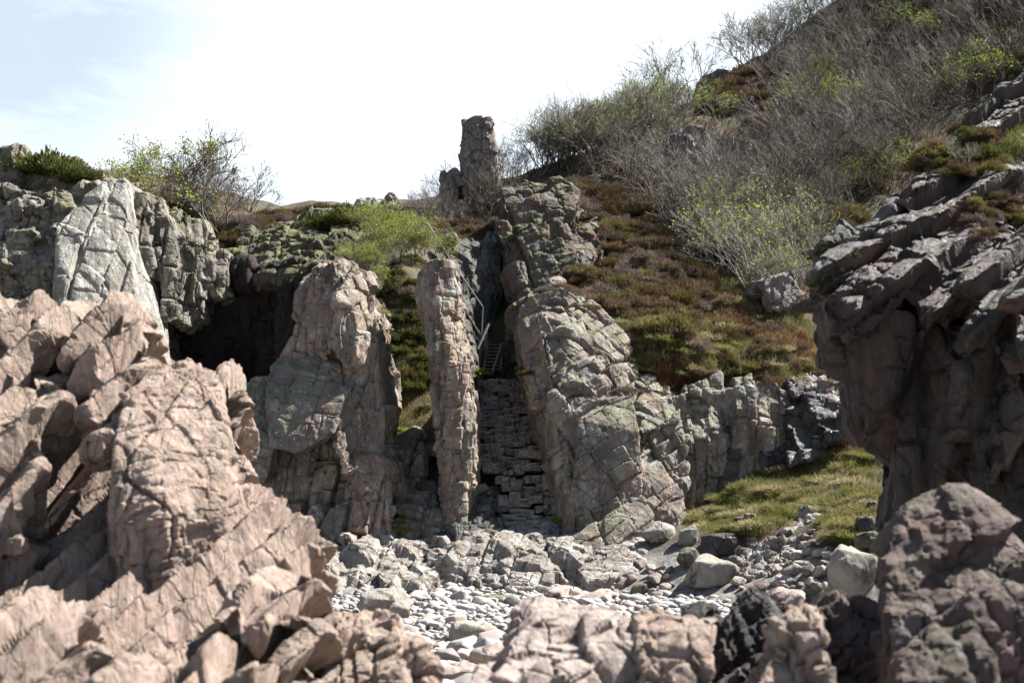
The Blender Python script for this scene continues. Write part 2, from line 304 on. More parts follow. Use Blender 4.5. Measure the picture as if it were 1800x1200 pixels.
def vnoise(x, y, s, seed=0):
    x = x / s; y = y / s; xi = np.floor(x).astype(int); yi = np.floor(y).astype(int); fx = x - xi; fy = y - yi
    fx = fx * fx * (3 - 2 * fx); fy = fy * fy * (3 - 2 * fy)
    def h(a, b):
        q = (a * 374761393 + b * 668265263 + seed * 974711) & 0x7fffffff
        q = ((q ^ (q >> 13)) * 1274126177) & 0x7fffffff
        return ((q ^ (q >> 16)) & 0xffff) / 65535.0
    return (h(xi, yi) * (1 - fx) + h(xi + 1, yi) * fx) * (1 - fy) + (h(xi, yi + 1) * (1 - fx) + h(xi + 1, yi + 1) * fx) * fy - .5
xs = np.concatenate([np.arange(-32, -9, .5), np.arange(-9, 14, .12), np.arange(14, 50, .5)])
ys = np.concatenate([np.arange(13, 34, .12), np.arange(34, 84, .5)])
GX, GY = np.meshgrid(xs, ys); g2 = np.stack([GX.ravel(), GY.ravel()], 1)
Z = np.concatenate([phi(g2[i:i + 20000], wp[:, :2]) @ Wt[:n_] for i in range(0, len(g2), 20000)]) + Wt[n_] + g2 @ Wt[n_ + 1:]
gx, gy = g2[:, 0], g2[:, 1]
gm_ = 1 - .85 * np.clip(1.6 - np.abs(gx - .05), 0, 1) * (gy > 22) * (gy < 29); Z -= .30 * (1 - gm_)
Z += gm_ * (.5 * vnoise(gx, gy, 2.2, 1) + .3 * vnoise(gx, gy, .9, 2) + .14 * vnoise(gx, gy, .4, 3) + .06 * vnoise(gx, gy, .2, 4))
nx, ny = len(xs), len(ys); idx = np.arange(nx * ny).reshape(ny, nx)
fc = np.stack([idx[:-1, :-1], idx[:-1, 1:], idx[1:, 1:], idx[1:, :-1]], -1).reshape(-1, 4)
hv = np.stack([gx, gy, Z], 1)
def hill_mat():
    m, t, b = newmat('hillside_soil')
    g = N(t, 'ShaderNodeNewGeometry'); pos = g.outputs['Position']
    c = mixc(t, noise(t, pos, .9, 6, .65, .4, .6), (.065, .048, .032), (.10, .09, .045))
    c = mixc(t, noise(t, pos, 2.2, 6, .7, .5, .6), c, (.085, .085, .035))
    c = mixc(t, mth(t, 'MULTIPLY', noise(t, pos, .55, 5, .6, .52, .6), .8), c, (.15, .065, .04))
    c = mixc(t, mth(t, 'MULTIPLY', noise(t, pos, 14, 5, .7, .4, .65), .7), c, (.035, .03, .02))
    sx = N(t, 'ShaderNodeSeparateXYZ'); Lk(t, g.outputs['True Normal'], sx.inputs[0])
    stp = N(t, 'ShaderNodeMapRange', i={'From Min': .55, 'From Max': .40}); Lk(t, sx.outputs[2], stp.inputs[0])
    c = mixc(t, stp.outputs[0], c, mixc(t, noise(t, pos, 3, 6, .7, .4, .6), (.05, .045, .04), (.10, .085, .075)))
    # shore scree low down
    zz = N(t, 'ShaderNodeSeparateXYZ'); Lk(t, pos, zz.inputs[0])
    low = N(t, 'ShaderNodeMapRange', i={'From Min': -.75, 'From Max': -1.05}); Lk(t, mth(t, 'ADD', zz.outputs[2], mth(t, 'MULTIPLY', noise(t, pos, 1.5, 3), .6)), low.inputs[0])
    c = mixc(t, low.outputs[0], c, mixc(t, noise(t, pos, 6, 6, .7, .4, .6), (.13, .12, .10), (.30, .28, .25)))
    Lk(t, c, b.inputs['Base Color']); b.inputs['Roughness'].default_value = .95
    bp = N(t, 'ShaderNodeBump', i={'Strength': 1.0, 'Distance': .05}); Lk(t, noise(t, pos, 12, 8, .7), bp.inputs['Height']); Lk(t, bp.outputs[0], b.inputs['Normal'])
    return m
hill = link('hillside', mesh_np('hillside', hv, fc, True), hill_mat()); tag(hill, 'steep brown and green heath hillside rising behind the sea cliffs', 'hillside', kind='structure')
HB = BVHTree.FromPolygons([tuple(v) for v in hv.tolist()], fc.tolist())
def hz(x, y):
    h = HB.ray_cast(Vector((x, y, 80)), Vector((0, 0, -1))); return h[0] if h[0] else None
def hray(px, py):
    return HB.ray_cast(Vector((0, 0, 0)), ray(px, py))[0]

# beach sheet
def beach_h(x, y): return -2.0 + .10 * vnoise(x, y, 2.5, 8) + .05 * vnoise(x, y, .8, 9) + np.clip((y - 17) * .03, 0, .3)
bx = np.concatenate([np.linspace(-150, -9, 12), np.arange(-8.5, 9, .15), np.linspace(9.5, 150, 12)])
by = np.concatenate([np.linspace(-150, -2, 10), np.arange(-1.5, 24, .15), np.linspace(25, 200, 8)])
BX, BY = np.meshgrid(bx, by); bi = np.arange(BX.size).reshape(BX.shape)
bf = np.stack([bi[:-1, :-1], bi[:-1, 1:], bi[1:, 1:], bi[1:, :-1]], -1).reshape(-1, 4)
bz = beach_h(BX.ravel(), BY.ravel()) 
bv = np.stack([BX.ravel(), BY.ravel(), bz], 1)
M['shingle'] = rock_mat('shingle', (.32, .29, .265), (.20, .18, .16), lich=.3, s=6, moss=0, bump=.02)
beach = link('beach_ground', mesh_np('beach_ground', bv, bf, True), M['shingle']); tag(beach, 'pale shingle beach ground between the cliffs', 'beach', kind='structure')

# ------------------------------------------------------------------ the cliffs
JV = (0.05, -0.12, 0.2)     # near-vertical joints, beds dipping
fine = [((.7, .8, 1.5), JV, .26, .22, .10, .05, .22), ((.26, .34, .5), (0.1, -.1, .4), .09, .12, .05, .03, .25)]
diag = [((1.3, 1.0, .8), (0.0, .62, 0.3), .20, .26, .09, .06, .25), ((.5, .45, .28), (0.1, .55, 0.2), .08, .12, .045, .03, .3)]

rock('rock_tower', [
 ([(545, 470, 22.9), (575, 452, 22.9), (602, 452, 22.8), (606, 520, 22.3), (600, 590, 22.2), (570, 628, 22.4), (535, 600, 22.7), (525, 530, 23)], 2.2),
 ([(598, 462, 22.9), (625, 468, 22.9), (648, 520, 22.9), (652, 590, 22.4), (640, 640, 22.2), (605, 645, 22.1), (582, 610, 22.2), (588, 520, 22.1)], 2.2),
 ([(632, 500, 23.1), (654, 530, 23.2), (662, 640, 22.8), (680, 740, 22.6), (690, 930, 22.3), (655, 930, 22.2), (640, 740, 22.4), (626, 640, 22.5)], 2.4),
 ([(430, 690, 22.7), (600, 630, 22.7), (645, 780, 22.3), (610, 900, 22.2), (455, 890, 22.3)], 2.2, -2.2),
 ([(490, 640, 23.0), (535, 540, 23.1), (560, 470, 23.1), (640, 500, 23.0), (660, 640, 22.8), (640, 720, 22.5), (500, 700, 22.7)], 2.0),
 ([(600, 600, 22.6), (664, 600, 22.8), (680, 860, 22.3), (610, 880, 22.0)], 2.0),
 ([(580, 560, 22.9), (660, 560, 23.0), (670, 800, 22.7), (600, 860, 22.6), (590, 700, 22.7)], 2.0),
 ([(450, 790, 22.6), (560, 770, 22.5), (600, 800, 22.4), (630, 935, 22.2), (490, 940, 22.2), (462, 880, 22.5)], 2.5, -2.3),
 ([(600, 690, 22.2), (640, 640, 22.7), (662, 720, 22.5), (676, 850, 22.2), (655, 880, 21.9), (615, 840, 21.6), (590, 780, 21.7)], 2.2),
 ([(640, 860, 22), (676, 850, 22.1), (695, 950, 21.8), (500, 950, 21.6), (560, 900, 22)], 2.4, -2.3),
 ([(440, 700, 23.6), (640, 560, 23.8), (700, 940, 23), (480, 940, 23)], 2.0, -2.3),
], M['far'], .03, [((.46, .8, 1.5), (0, -.12, .2), .32, .24, .18, .06, .15), ((.26, .34, .5), (0.1, -.1, .4), .08, .12, .06, .03, .25)], .08, .9,
 'tall jagged grey-pink rock tower left of the narrow pillar, overhanging near its top', 'rock tower', seed=3)
SM = [((1.1, .9, 1.5), (0, -.1, .2), .06, .10, .05, .035, .2), ((.42, .5, .3), (.15, -.12, .3), .025, .05, .05, .022, .35)]
rock('overhanging_slab', [ ([(483, 628, 22.8), (545, 615, 22.9), (600, 640, 22.6), (606, 700, 22.0), (585, 760, 21.7), (520, 800, 21.6), (474, 785, 21.6), (464, 700, 21.9), (470, 655, 22.4)], 2.6),
 ([(403, 700, 22.4), (440, 668, 22.8), (476, 660, 22.8), (484, 780, 21.9), (465, 850, 22.0), (435, 835, 22.0), (412, 780, 22.0)], 2.5),
], M['dome'], .03, SM, .05, 1.0, 'smooth bulging pale slab overhanging the lower left of the jagged rock tower', 'rock slab', seed=35)
rock('rock_fin', [([(652, 540, 24.0), (668, 560, 24.0), (684, 740, 23.4), (700, 930, 22.8), (682, 930, 22.8), (668, 740, 23.4)], 1.6, -2.2)],
 M['far'], .03, fine, .05, 1.0, 'thin upright fin of rock along the right side of the jagged rock tower', 'rock fin', seed=5)
rock('rock_pillar', [
 ([(734, 478, 22.9), (752, 458, 22.9), (770, 454, 22.9), (774, 560, 22.5), (770, 640, 22.4), (752, 610, 22.7), (727, 520, 23.0)], 1.8),
 ([(764, 455, 22.8), (791, 454, 22.9), (803, 495, 22.9), (808, 570, 22.8), (824, 640, 22.7), (798, 660, 22.4), (764, 640, 22.3)], 1.8),
 ([(750, 590, 22.7), (790, 600, 22.3), (822, 630, 22.6), (836, 720, 22.5), (834, 820, 22.4), (812, 858, 22.3), (790, 905, 22.2), (780, 905, 22.4), (770, 770, 22.5)], 1.7),
 ([(772, 760, 22.5), (836, 760, 22.5), (836, 838, 22.4), (806, 905, 22.1), (776, 912, 22.4)], 1.6, -2.2),
], M['far'], .028, [((.42, .6, .9), (0.0, -.08, .15), .12, .14, .08, .05, .15), ((.22, .22, .24), (.1, .1, .3), .05, .08, .04, .025, .3)], .05, 1.0,
 'narrow upright rock pillar standing alone between the grassy gap and the stone steps', 'rock pillar', seed=8)
rock('rock_dome', [
 ([(914, 585, 24.4), (936, 528, 24.8), (980, 504, 25.2), (1030, 520, 25.4), (1088, 580, 25.0), (1130, 640, 24.4), (1100, 720, 23.3), (1040, 765, 22.9), (970, 740, 22.9), (940, 690, 23.5), (1000, 600, 23.7)], 2.2),
 ([(912, 560, 27), (936, 535, 25), (960, 600, 23.8), (985, 720, 23.0), (1005, 890, 22.3), (1040, 900, 22.6), (1040, 600, 25), (916, 610, 27.5), (932, 700, 27), (956, 800, 25), (990, 880, 22.7)], .6, -2.2),
 ([(960, 690, 22.9), (1005, 660, 23.2), (1060, 700, 22.8), (1040, 780, 22.6), (1010, 880, 22.6), (985, 860, 22.7)], 2.0),
 ([(1015, 735, 23.0), (1120, 700, 23.2), (1128, 880, 22.8), (1010, 900, 22.7)], 1.6, -2.2),
 ([(1040, 720, 22.8), (1090, 675, 23.5), (1180, 690, 23.8), (1190, 740, 23.2), (1130, 760, 22.7), (1060, 745, 22.6)], 2.0),
 ([(1122, 705, 23.2), (1180, 700, 23.5), (1205, 780, 23.2), (1205, 880, 22.8), (1195, 930, 22.4), (1130, 915, 22.2), (1124, 800, 22.7)], 2.2, -2.2),
 ([(1060, 600, 24.8), (1110, 632, 24.6), (1180, 690, 24.2), (1195, 760, 23.6), (1080, 770, 23.2), (1040, 680, 23.7)], 1.8),
 ([(1060, 640, 24.1), (1115, 640, 24.4), (1150, 700, 24), (1090, 720, 23.4), (1040, 690, 23.4)], 1.5),
], M['dome'], .03, diag, .09, 1.0, 'broad domed grey rock face right of the stone steps, smooth slab below', 'rock face', seed=4)
rock('gully_side_wall', [
 ([(903, 585, 27.4), (922, 545, 25.6), (946, 555, 24.3), (962, 640, 23.5), (986, 740, 22.9), (1010, 888, 22.2), (990, 890, 22.6), (960, 800, 24.6), (930, 700, 26.6)], .5, -2.2)],
 M['far'], .03, [((1.4, 1.2, 2.4), (0, -.12, .2), .04, .06, .05, .03, .15), ((.3, .3, 1.2), (.1, -.12, .3), .03, .04, .03, .02, .25)], .04, 1.2, 'long flat tan side of the domed rock that walls the stone steps on the right', 'rock wall', seed=38)
rock('smooth_slab', [
 ([(1015, 735, 22.5), (1060, 700, 23.0), (1110, 694, 23.0), (1124, 760, 22.5), (1128, 870, 22.3), (1090, 900, 22.1), (1020, 930, 22.2), (1004, 850, 22.3)], 2.2, -2.2),
 ([(992, 945, 21.6), (1050, 915, 21.9), (1130, 872, 22.2), (1150, 905, 21.9), (1080, 955, 21.4), (1025, 985, 21.2), (998, 968, 21.4)], 2.2, -2.2),
], M['dome'], .03, [((1.6, 1.2, 1.9), (0, .3, .2), .05, .10, .04, .03, .2), ((.6, .5, .3), (.1, .55, .2), .025, .05, .045, .02, .35)], .06, .9, 'large smooth curved slab at the foot of the domed rock face', 'rock slab', seed=36)
rock('rounded_shoulder', [([(1105, 650, 24.8), (1150, 665, 24.8), (1215, 668, 24.8), (1236, 720, 24.2), (1222, 880, 23.5), (1145, 905, 23.0), (1120, 780, 23.4)], 2.0, -2.2)], M['dome'], .03, fine, .07, 1.0, 'blocky grey rock shoulder joining the domed face to the upright columns', 'rock', seed=39)
cols = [(1180, 1212, 700, 862, 23.6, 12), (1205, 1242, 668, 870, 23.7, 14), (1240, 1268, 655, 850, 23.9, 16), (1262, 1300, 670, 862, 24.5, 14), (1290, 1322, 655, 780, 24.0, 14), (1318, 1352, 665, 820, 24.0, 14), (1350, 1376, 668, 745, 24.3, 10), (1372, 1400, 672, 790, 24.5, 10)]
rock('columnar_cliff', [([(a, y0 + 8, Y + .5), (b, y0, Y + .6), (b + k * .35, (y0 + y1) / 2, Y), (b + k * .7, y1, Y + .15), (a + k * .7, y1, Y + .15), (a + k * .2, (y0 + y1) / 2, Y - .05)], 1.6) for a, b, y0, y1, Y, k in cols]
 + [([(1150, 700, 24.0), (1300, 680, 24.3), (1480, 690, 24.8), (1440, 850, 24.5), (1180, 900, 23.6)], 2.0, -2.0)],
 M['dome'], .03, [((.5, .5, 1.0), (0, -.08, .1), .14, .18, .08, .05, .2), ((.22, .26, .3), (.1, .1, .3), .07, .08, .04, .03, .25)], .06, 1.2,
 'row of upright grey rock columns under the heath slope, above the green grass', 'cliff', seed=6)
rock('wet_rock_slope', [([(1262, 720, 24.4), (1298, 700, 24.6), (1306, 850, 23.8), (1300, 880, 23.6), (1262, 880, 23.8)], 1)] +
 [([(x, y, Y), (x + w_, y - 14, Y + .3), (x + w_ + 8, y + 18, Y), (x + 8, y + 34, Y - .2)], .9) for x, y, w_, Y in
  [(1384, 668, 46, 24.6), (1415, 690, 60, 24.4), (1430, 720, 50, 24.2), (1378, 720, 44, 24.3), (1392, 752, 50, 24.1), (1405, 780, 46, 23.9), (1440, 660, 50, 24.8), (1450, 750, 40, 24.0), (1380, 790, 40, 23.9), (1330, 790, 50, 24.1)]] +
 [([(1370, 700, 25.2), (1480, 690, 25.4), (1500, 810, 24.6), (1320, 830, 24.6)], 1, -1)],
 M['wet'], .05, [((.7, .5, .3), (.3, .1, .2), .16, .2, .05, .05, .2)], .05, 1.5, 'shiny black wet slabs stacked in the corner right of the grey columns', 'wet rocks', seed=2)

# left cliff
rock('left_sea_cliff', [
 ([(100, 392, 22.8), (138, 352, 23.4), (186, 322, 23.6), (192, 480, 22.6), (200, 640, 22.0), (110, 640, 22.0), (104, 480, 22.3)], 2.2, -2),
 ([(186, 320, 23.7), (219, 312, 23.8), (228, 430, 23.1), (240, 540, 22.6), (252, 660, 22.2), (195, 660, 22.0), (190, 480, 22.6)], 2.2, -2),
], M['pale'], .035, [((.9, .9, 3.4), (0.0, -.03, .1), .10, .08, .10, .05, .12), ((.5, .4, .9), (.05, -.03, .2), .04, .06, .04, .03, .2)], .05, 1.0,
 'pale lichen-covered sea cliff with a flat smooth slab at the left edge', 'cliff', seed=11)
rock('broken_cliff', [
 ([(95, 340, 24.2), (190, 326, 24.2), (195, 400, 23.7), (150, 440, 23.4), (100, 440, 23.4)], 2.0),
 ([(-80, 320, 24), (60, 330, 23.9), (118, 345, 23.9), (140, 400, 23.5), (120, 480, 23.2), (-80, 500, 23.0)], 3.2),
 ([(-80, 420, 23.4), (60, 400, 23.3), (112, 430, 23.2), (112, 600, 22.8), (-80, 620, 22.6)], 3.0, -2),
 ([(-80, 270, 25.4), (20, 268, 25.4), (60, 300, 25), (230, 322, 25), (200, 360, 24.6), (-80, 380, 24.6)], 2.5),
], M['lcliff'], .035, [((.9, .8, .6), (.1, .35, .2), .34, .30, .16, .06, .25), ((.35, .35, .22), (.1, .3, .3), .12, .14, .06, .035, .3)], .10, .9, 'broken dark ledgy cliff with moss and heather at the far left edge', 'cliff', seed=37)
lc = [(232, 258, 335, 520, 24.0), (252, 284, 345, 470, 24.6), (276, 304, 380, 560, 24.3), (300, 328, 372, 455, 25.0), (322, 348, 385, 520, 25.2), (342, 368, 415, 500, 25.6), (366, 398, 440, 520, 26.0), (290, 320, 440, 560, 25.3), (236, 262, 440, 640, 24.5), (318, 350, 470, 560, 25.6)]
rock('hanging_columns', [([(a, y0 + 4, Y + .2), (b, y0, Y + .3), (b + 3, (y0 + y1) / 2, Y), (b + 6, y1, Y + .2), (a + 8, y1 + 8, Y), (a + 3, (y0 + y1) / 2, Y - .15)], 2.0) for a, b, y0, y1, Y in lc],
 M['lcliff'], .035, [((.4, .5, .7), (0, -.05, .1), .20, .16, .12, .05, .15), ((.2, .22, .26), (.1, .1, .3), .05, .07, .03, .03, .25)], .05, 1.2,
 'blocky upright rock columns hanging over the dark hollow beside the pale slab', 'rock columns', seed=12)
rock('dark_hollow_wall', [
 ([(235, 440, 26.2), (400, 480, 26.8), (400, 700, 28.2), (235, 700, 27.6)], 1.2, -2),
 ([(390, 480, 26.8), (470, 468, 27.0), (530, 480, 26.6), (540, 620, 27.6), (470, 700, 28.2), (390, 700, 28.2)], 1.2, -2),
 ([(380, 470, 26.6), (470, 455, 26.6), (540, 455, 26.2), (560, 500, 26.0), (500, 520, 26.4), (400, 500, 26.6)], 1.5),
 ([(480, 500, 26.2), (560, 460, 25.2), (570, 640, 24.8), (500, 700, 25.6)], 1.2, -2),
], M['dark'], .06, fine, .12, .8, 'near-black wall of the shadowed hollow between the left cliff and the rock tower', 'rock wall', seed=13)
rock('mossy_rock_slope', [([(398, 450, 28.6), (440, 405, 29.6), (480, 388, 30), (560, 378, 30), (625, 388, 29.6), (660, 440, 28), (640, 480, 26.6), (560, 478, 25.8), (500, 500, 26.0), (410, 492, 26.8)], 1.5)],
 M['mslope'], .045, [((1.0, .9, .7), (.2, .3, .2), .30, .26, .12, .06, .3), ((.35, .35, .3), (.1, .3, .3), .12, .14, .06, .035, .3)], .14, .8, 'dark mossy rock slope between the shadowed hollow and the skyline', 'rock slope', seed=51)
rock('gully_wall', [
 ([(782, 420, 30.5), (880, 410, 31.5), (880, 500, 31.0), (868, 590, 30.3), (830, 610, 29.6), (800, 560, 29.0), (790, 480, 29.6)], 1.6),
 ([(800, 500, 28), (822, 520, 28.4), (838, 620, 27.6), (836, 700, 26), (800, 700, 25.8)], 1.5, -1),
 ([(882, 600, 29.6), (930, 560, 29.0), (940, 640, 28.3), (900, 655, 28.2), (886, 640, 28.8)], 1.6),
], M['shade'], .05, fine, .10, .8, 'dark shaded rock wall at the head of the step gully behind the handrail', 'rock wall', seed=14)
rock('red_rock_bluff', [
 ([(882, 335, 31.6), (920, 308, 32.2), (985, 310, 32), (1018, 335, 31.6), (1010, 375, 30.8), (960, 400, 30.6), (890, 400, 30.8)], 2.5),
 ([(872, 390, 30.6), (960, 380, 30.5), (1000, 400, 30.8), (985, 470, 30.3), (925, 500, 29.9), (885, 470, 30.2)], 2.5),
 ([(900, 470, 30), (990, 420, 30.4), (1050, 380, 31.5), (1060, 450, 30.5), (1000, 520, 28.5), (945, 560, 28.2), (905, 560, 28.8)], 2.5),
 ([(900, 540, 28.8), (960, 520, 28.4), (980, 600, 27.4), (915, 640, 27.6)], 1.5, 0),
], M['bluff'], .045, [((1.3, 1.0, .9), (0.0, .5, .3), .36, .3, .14, .07, .25), ((.45, .4, .3), (.1, .5, .2), .12, .14, .06, .04, .25)], .12, .8,
 'reddish and grey rock bluff rising behind the steps, right of the gully', 'rock bluff', seed=15)
rock('rock_stack', [
 ([(813, 212, 36.2), (830, 203, 36.2), (860, 203, 36.2), (868, 225, 36.2), (876, 262, 36.3), (878, 345, 36), (812, 345, 36), (811, 260, 36)], 1.2, 7.5)],
 M['stack'], .05, [((.6, .6, 1.3), JV, .16, .16, .10, .05, .2), ((.3, .3, .35), (.2, .2, .2), .07, .1, .04, .03, .3)], .06, 1,
 'tall square-topped rock stack standing against the sky above the cliffs', 'rock stack', seed=16)
rock('rock_stump', [([(779, 302, 36), (800, 300, 36), (808, 320, 36), (815, 395, 35.5), (768, 395, 35.5), (775, 330, 36)], 1.1, 6.5)],
 M['stack'], .05, fine, .06, 1, 'lower rock stump just left of the tall stack', 'rock', seed=17)
rock('crest_rocks', [([(630, 358, 32), (652, 343, 32), (668, 352, 32), (672, 385, 31.6), (640, 390, 31.6)], 1), ([(668, 352, 32), (684, 335, 32), (697, 345, 32), (712, 392, 31.6), (672, 392, 31.6)], 1)],
 M['pale'], .045, fine, .06, 1, 'small cluster of pale jagged rocks on the crest behind the green bush', 'rocks', seed=18)
for k, (pts, lab) in enumerate([
  ([(1180, 235, 37), (1215, 218, 37), (1240, 222, 37), (1258, 270, 36.4), (1225, 290, 36), (1185, 280, 36)], 'large slanting grey boulder poking out of the bare shrubs high on the slope'),
  ([(1262, 240, 37), (1300, 240, 37), (1330, 252, 37), (1335, 300, 36.5), (1290, 320, 36), (1262, 290, 36.5)], 'split grey outcrop beside the slanting boulder on the upper slope'),
  ([(1233, 135, 47), (1262, 118, 47), (1285, 118, 47), (1292, 150, 46.5), (1240, 155, 46.5)], 'small grey crag on the skyline above the bare shrubs'),
  ([(1420, 175, 43), (1490, 178, 43), (1480, 200, 42.7), (1425, 198, 42.7)], 'low pale rock showing between brown heather near the top of the slope'),
  ([(1340, 490, 31), (1400, 478, 31), (1420, 520, 30.6), (1360, 540, 30.4)], 'half-hidden grey rock under the leafy bare bushes beside the big right-hand cliff')]):
    cx_ = sum(p[0] for p in pts) / len(pts); bt = max(p[1] for p in pts); hh_ = hray(cx_, bt - 6)
    if hh_ is not None: pts = [(a, b_ if b_ < bt - 12 else b_ + 14, hh_.y - 1.0 + (d_ - pts[0][2]) * .5) for a, b_, d_ in pts]
    rock('rock_outcrop', [(pts, 2.6)], M['stack'], .06, fine, .08, 1, lab, 'rock outcrop', seed=20 + k)

# shore ledges
def ledges():
    L = []
    r = random.Random(5)
    for row, (yt, yb, Y0, x0, x1) in enumerate([(912, 960, 22.2, 500, 700), (932, 985, 21.6, 505, 1000), (948, 1010, 21.0, 535, 990), (975, 1040, 20.4, 545, 760), (985, 1030, 20.7, 760, 1010), (1000, 1065, 19.6, 550, 700), (905, 950, 22.6, 700, 1010)]):
        x = x0
        while x < x1:
            wd = r.uniform(38, 80); j = r.uniform(-10, 10); d = r.uniform(-.25, .25)
            L.append(([(x, yt + j + r.uniform(0, 8), Y0 + .5 + d), (x + wd, yt + j + r.uniform(0, 12), Y0 + .5 + d), (x + wd + 2, yb, Y0 - .1 + d), (x, yb, Y0 - .1 + d), (x + wd / 2, (yt * 2 + yb) / 3 + j, Y0 - .12 + d)], 1.2, -2.4)); x += wd * .93
    return L
rock('shore_ledge', ledges() + [
 ([(880, 930, 21.8), (925, 940, 21.6), (950, 985, 20.9), (975, 1000, 20.4), (970, 1030, 20.0), (890, 1035, 20.0), (880, 990, 20.6)], 1.3, -2.4),
 ([(815, 940, 21.7), (880, 935, 21.7), (885, 1000, 20.6), (880, 1030, 20.2), (825, 1020, 20.4)], 1.3, -2.4),
 ], M['ledge'], .03, [((.6, .8, 1.0), (0.1, -.1, .15), .13, .14, .12, .05, .15), ((.25, .3, .4), (.1, -.1, .3), .04, .06, .03, .025, .25)], .05, 1.2,
 'low pale blocky rock ledge along the foot of the cliffs above the pebbles', 'rock ledge', seed=31)
rock('slanting_shore_slab', [
 ([(1015, 1000, 20.6), (1060, 950, 21.6), (1130, 915, 22.3), (1180, 925, 22.0), (1195, 960, 21.2), (1150, 990, 20.6), (1080, 1015, 20.0), (1030, 1020, 20.0)], 1.5, -2.4)],
 M['ledge'], .03, [((1.4, .9, .5), (0.3, -.5, .4), .10, .1, .05, .05, .2), ((.3, .3, .2), (.2, -.4, .4), .04, .05, .03, .03, .3)], .05, 1.2,
 'smooth pale slab of rock slanting down to the pebbles right of the steps', 'rock slab', seed=32)
rock('gap_boulders', [
 ([(690, 795, 23.6), (742, 795, 23.6), (745, 830, 23.3), (742, 850, 23.3), (690, 850, 23.3)], 1.2), ([(692, 850, 23.3), (760, 860, 23.1), (768, 910, 22.5), (770, 940, 22.2), (700, 940, 22.2)], 1.6, -2.2),
 ([(690, 770, 24.0), (730, 758, 24.2), (742, 790, 23.8), (700, 800, 23.8)], 1), ([(740, 785, 24.2), (775, 775, 24.2), (775, 800, 24), (742, 800, 24)], 1)],
 M['dome'], .03, fine, .06, 1, 'lichen-grey blocks wedged in the bottom of the grassy gap left of the pillar', 'rocks', seed=33)
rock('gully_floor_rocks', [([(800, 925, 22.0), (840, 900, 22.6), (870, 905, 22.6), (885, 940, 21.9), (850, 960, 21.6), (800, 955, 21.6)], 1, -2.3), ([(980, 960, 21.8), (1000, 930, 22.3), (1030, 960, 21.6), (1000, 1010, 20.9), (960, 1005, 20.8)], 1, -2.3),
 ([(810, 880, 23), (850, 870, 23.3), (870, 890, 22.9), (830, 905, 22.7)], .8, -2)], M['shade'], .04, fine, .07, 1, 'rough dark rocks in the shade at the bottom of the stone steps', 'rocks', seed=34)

# ------------------------------------------------------------------ near rocks
NL = [((.6, .6, .25), (0.15, .68, .15), .045, .07, .03, .02, .2), ((.06, .5, .3), (0.2, .15, .5), .030, .03, .016, .014, .6), ((.2, .25, .07), (0.1, .7, .2), .022, .035, .018, .014, .35)]
def ns(a, b, w0, w1, Y0, Y1, h=.5):
    """ridge slab from a (lower left) to b (upper right): lit top, shaded front"""
    return ([(a[0], a[1], Y0), (b[0], b[1], Y1), (a[0] - w0 * .4, a[1] + w0 * .5, Y0 - .12), (b[0] - w1 * .3, b[1] + w1 * .6, Y1 - .12), (a[0] + w0, a[1] + w0, Y0 + .15), (b[0] + w1, b[1] + w1, Y1 + .1)], h)
def nb(a, b, w, Y0, Y1):
    return ([(a[0], a[1], Y0 + .2), (b[0], b[1], Y1 + .2), (a[0] + w * .5, a[1] + w, Y0), (b[0] + w * .4, b[1] + w, Y1), (a[0] + w * .3, a[1] + w * 1.7, Y0 + .22), (b[0] + w * .3, b[1] + w * 1.7, Y1 + .22)], .35)
NR = [((.45, .5, .3), (0.2, .5, .3), .09, .14, .06, .025, .25), ((.17, .2, .12), (0.15, .5, .2), .04, .06, .035, .015, .3)]
UP = [('saw', (.84, -.10, -.42), .30, .27, .7), ((.6, .6, .5), (0.15, .9, .15), .05, .08, .03, .02, .2), ((.2, .25, .1), (0.1, .7, .2), .03, .04, .02, .014, .4)]
LO = [('saw', (.82, -.12, -.58), .24, .20, .5), ((.7, .5, .4), (0.15, .68, .15), .05, .07, .03, .02, .2), ((.18, .2, .14), (0.15, .68, .3), .03, .045, .025, .014, .4)]
rock('upper_strata_outcrop', [
 ([(-60, 545, 8.6), (0, 540, 8.6), (42, 535, 8.5), (76, 548, 8.5), (82, 575, 8.4), (66, 610, 8.2), (20, 720, 7.9), (-60, 760, 7.8)], 1.0),
 ([(84, 562, 8.5), (150, 550, 8.5), (222, 534, 8.4), (250, 555, 8.5), (268, 640, 8.4), (200, 660, 8.0), (160, 645, 8.1), (110, 625, 8.2), (78, 592, 8.3)], .8),
 ([(200, 590, 8.2), (264, 600, 8.3), (268, 650, 8.1), (215, 690, 7.7), (176, 795, 7.2), (165, 760, 7.4), (150, 690, 7.7)], .5),
 ([(-60, 780, 7.5), (20, 745, 7.5), (66, 690, 7.7), (110, 670, 7.9), (60, 860, 7.2), (30, 960, 7.0), (-60, 1000, 7.0)], .6),
 ([(-80, 600, 9.2), (60, 600, 9.3), (430, 680, 9.4), (430, 900, 9), (300, 1100, 8.4), (-80, 1100, 8.4)], .5, -2.3)],
 M['near'], .0105, UP, .03, 3.0, 'pink layered rock fins at the left edge with deep black gaps between them', 'rock outcrop', seed=40)
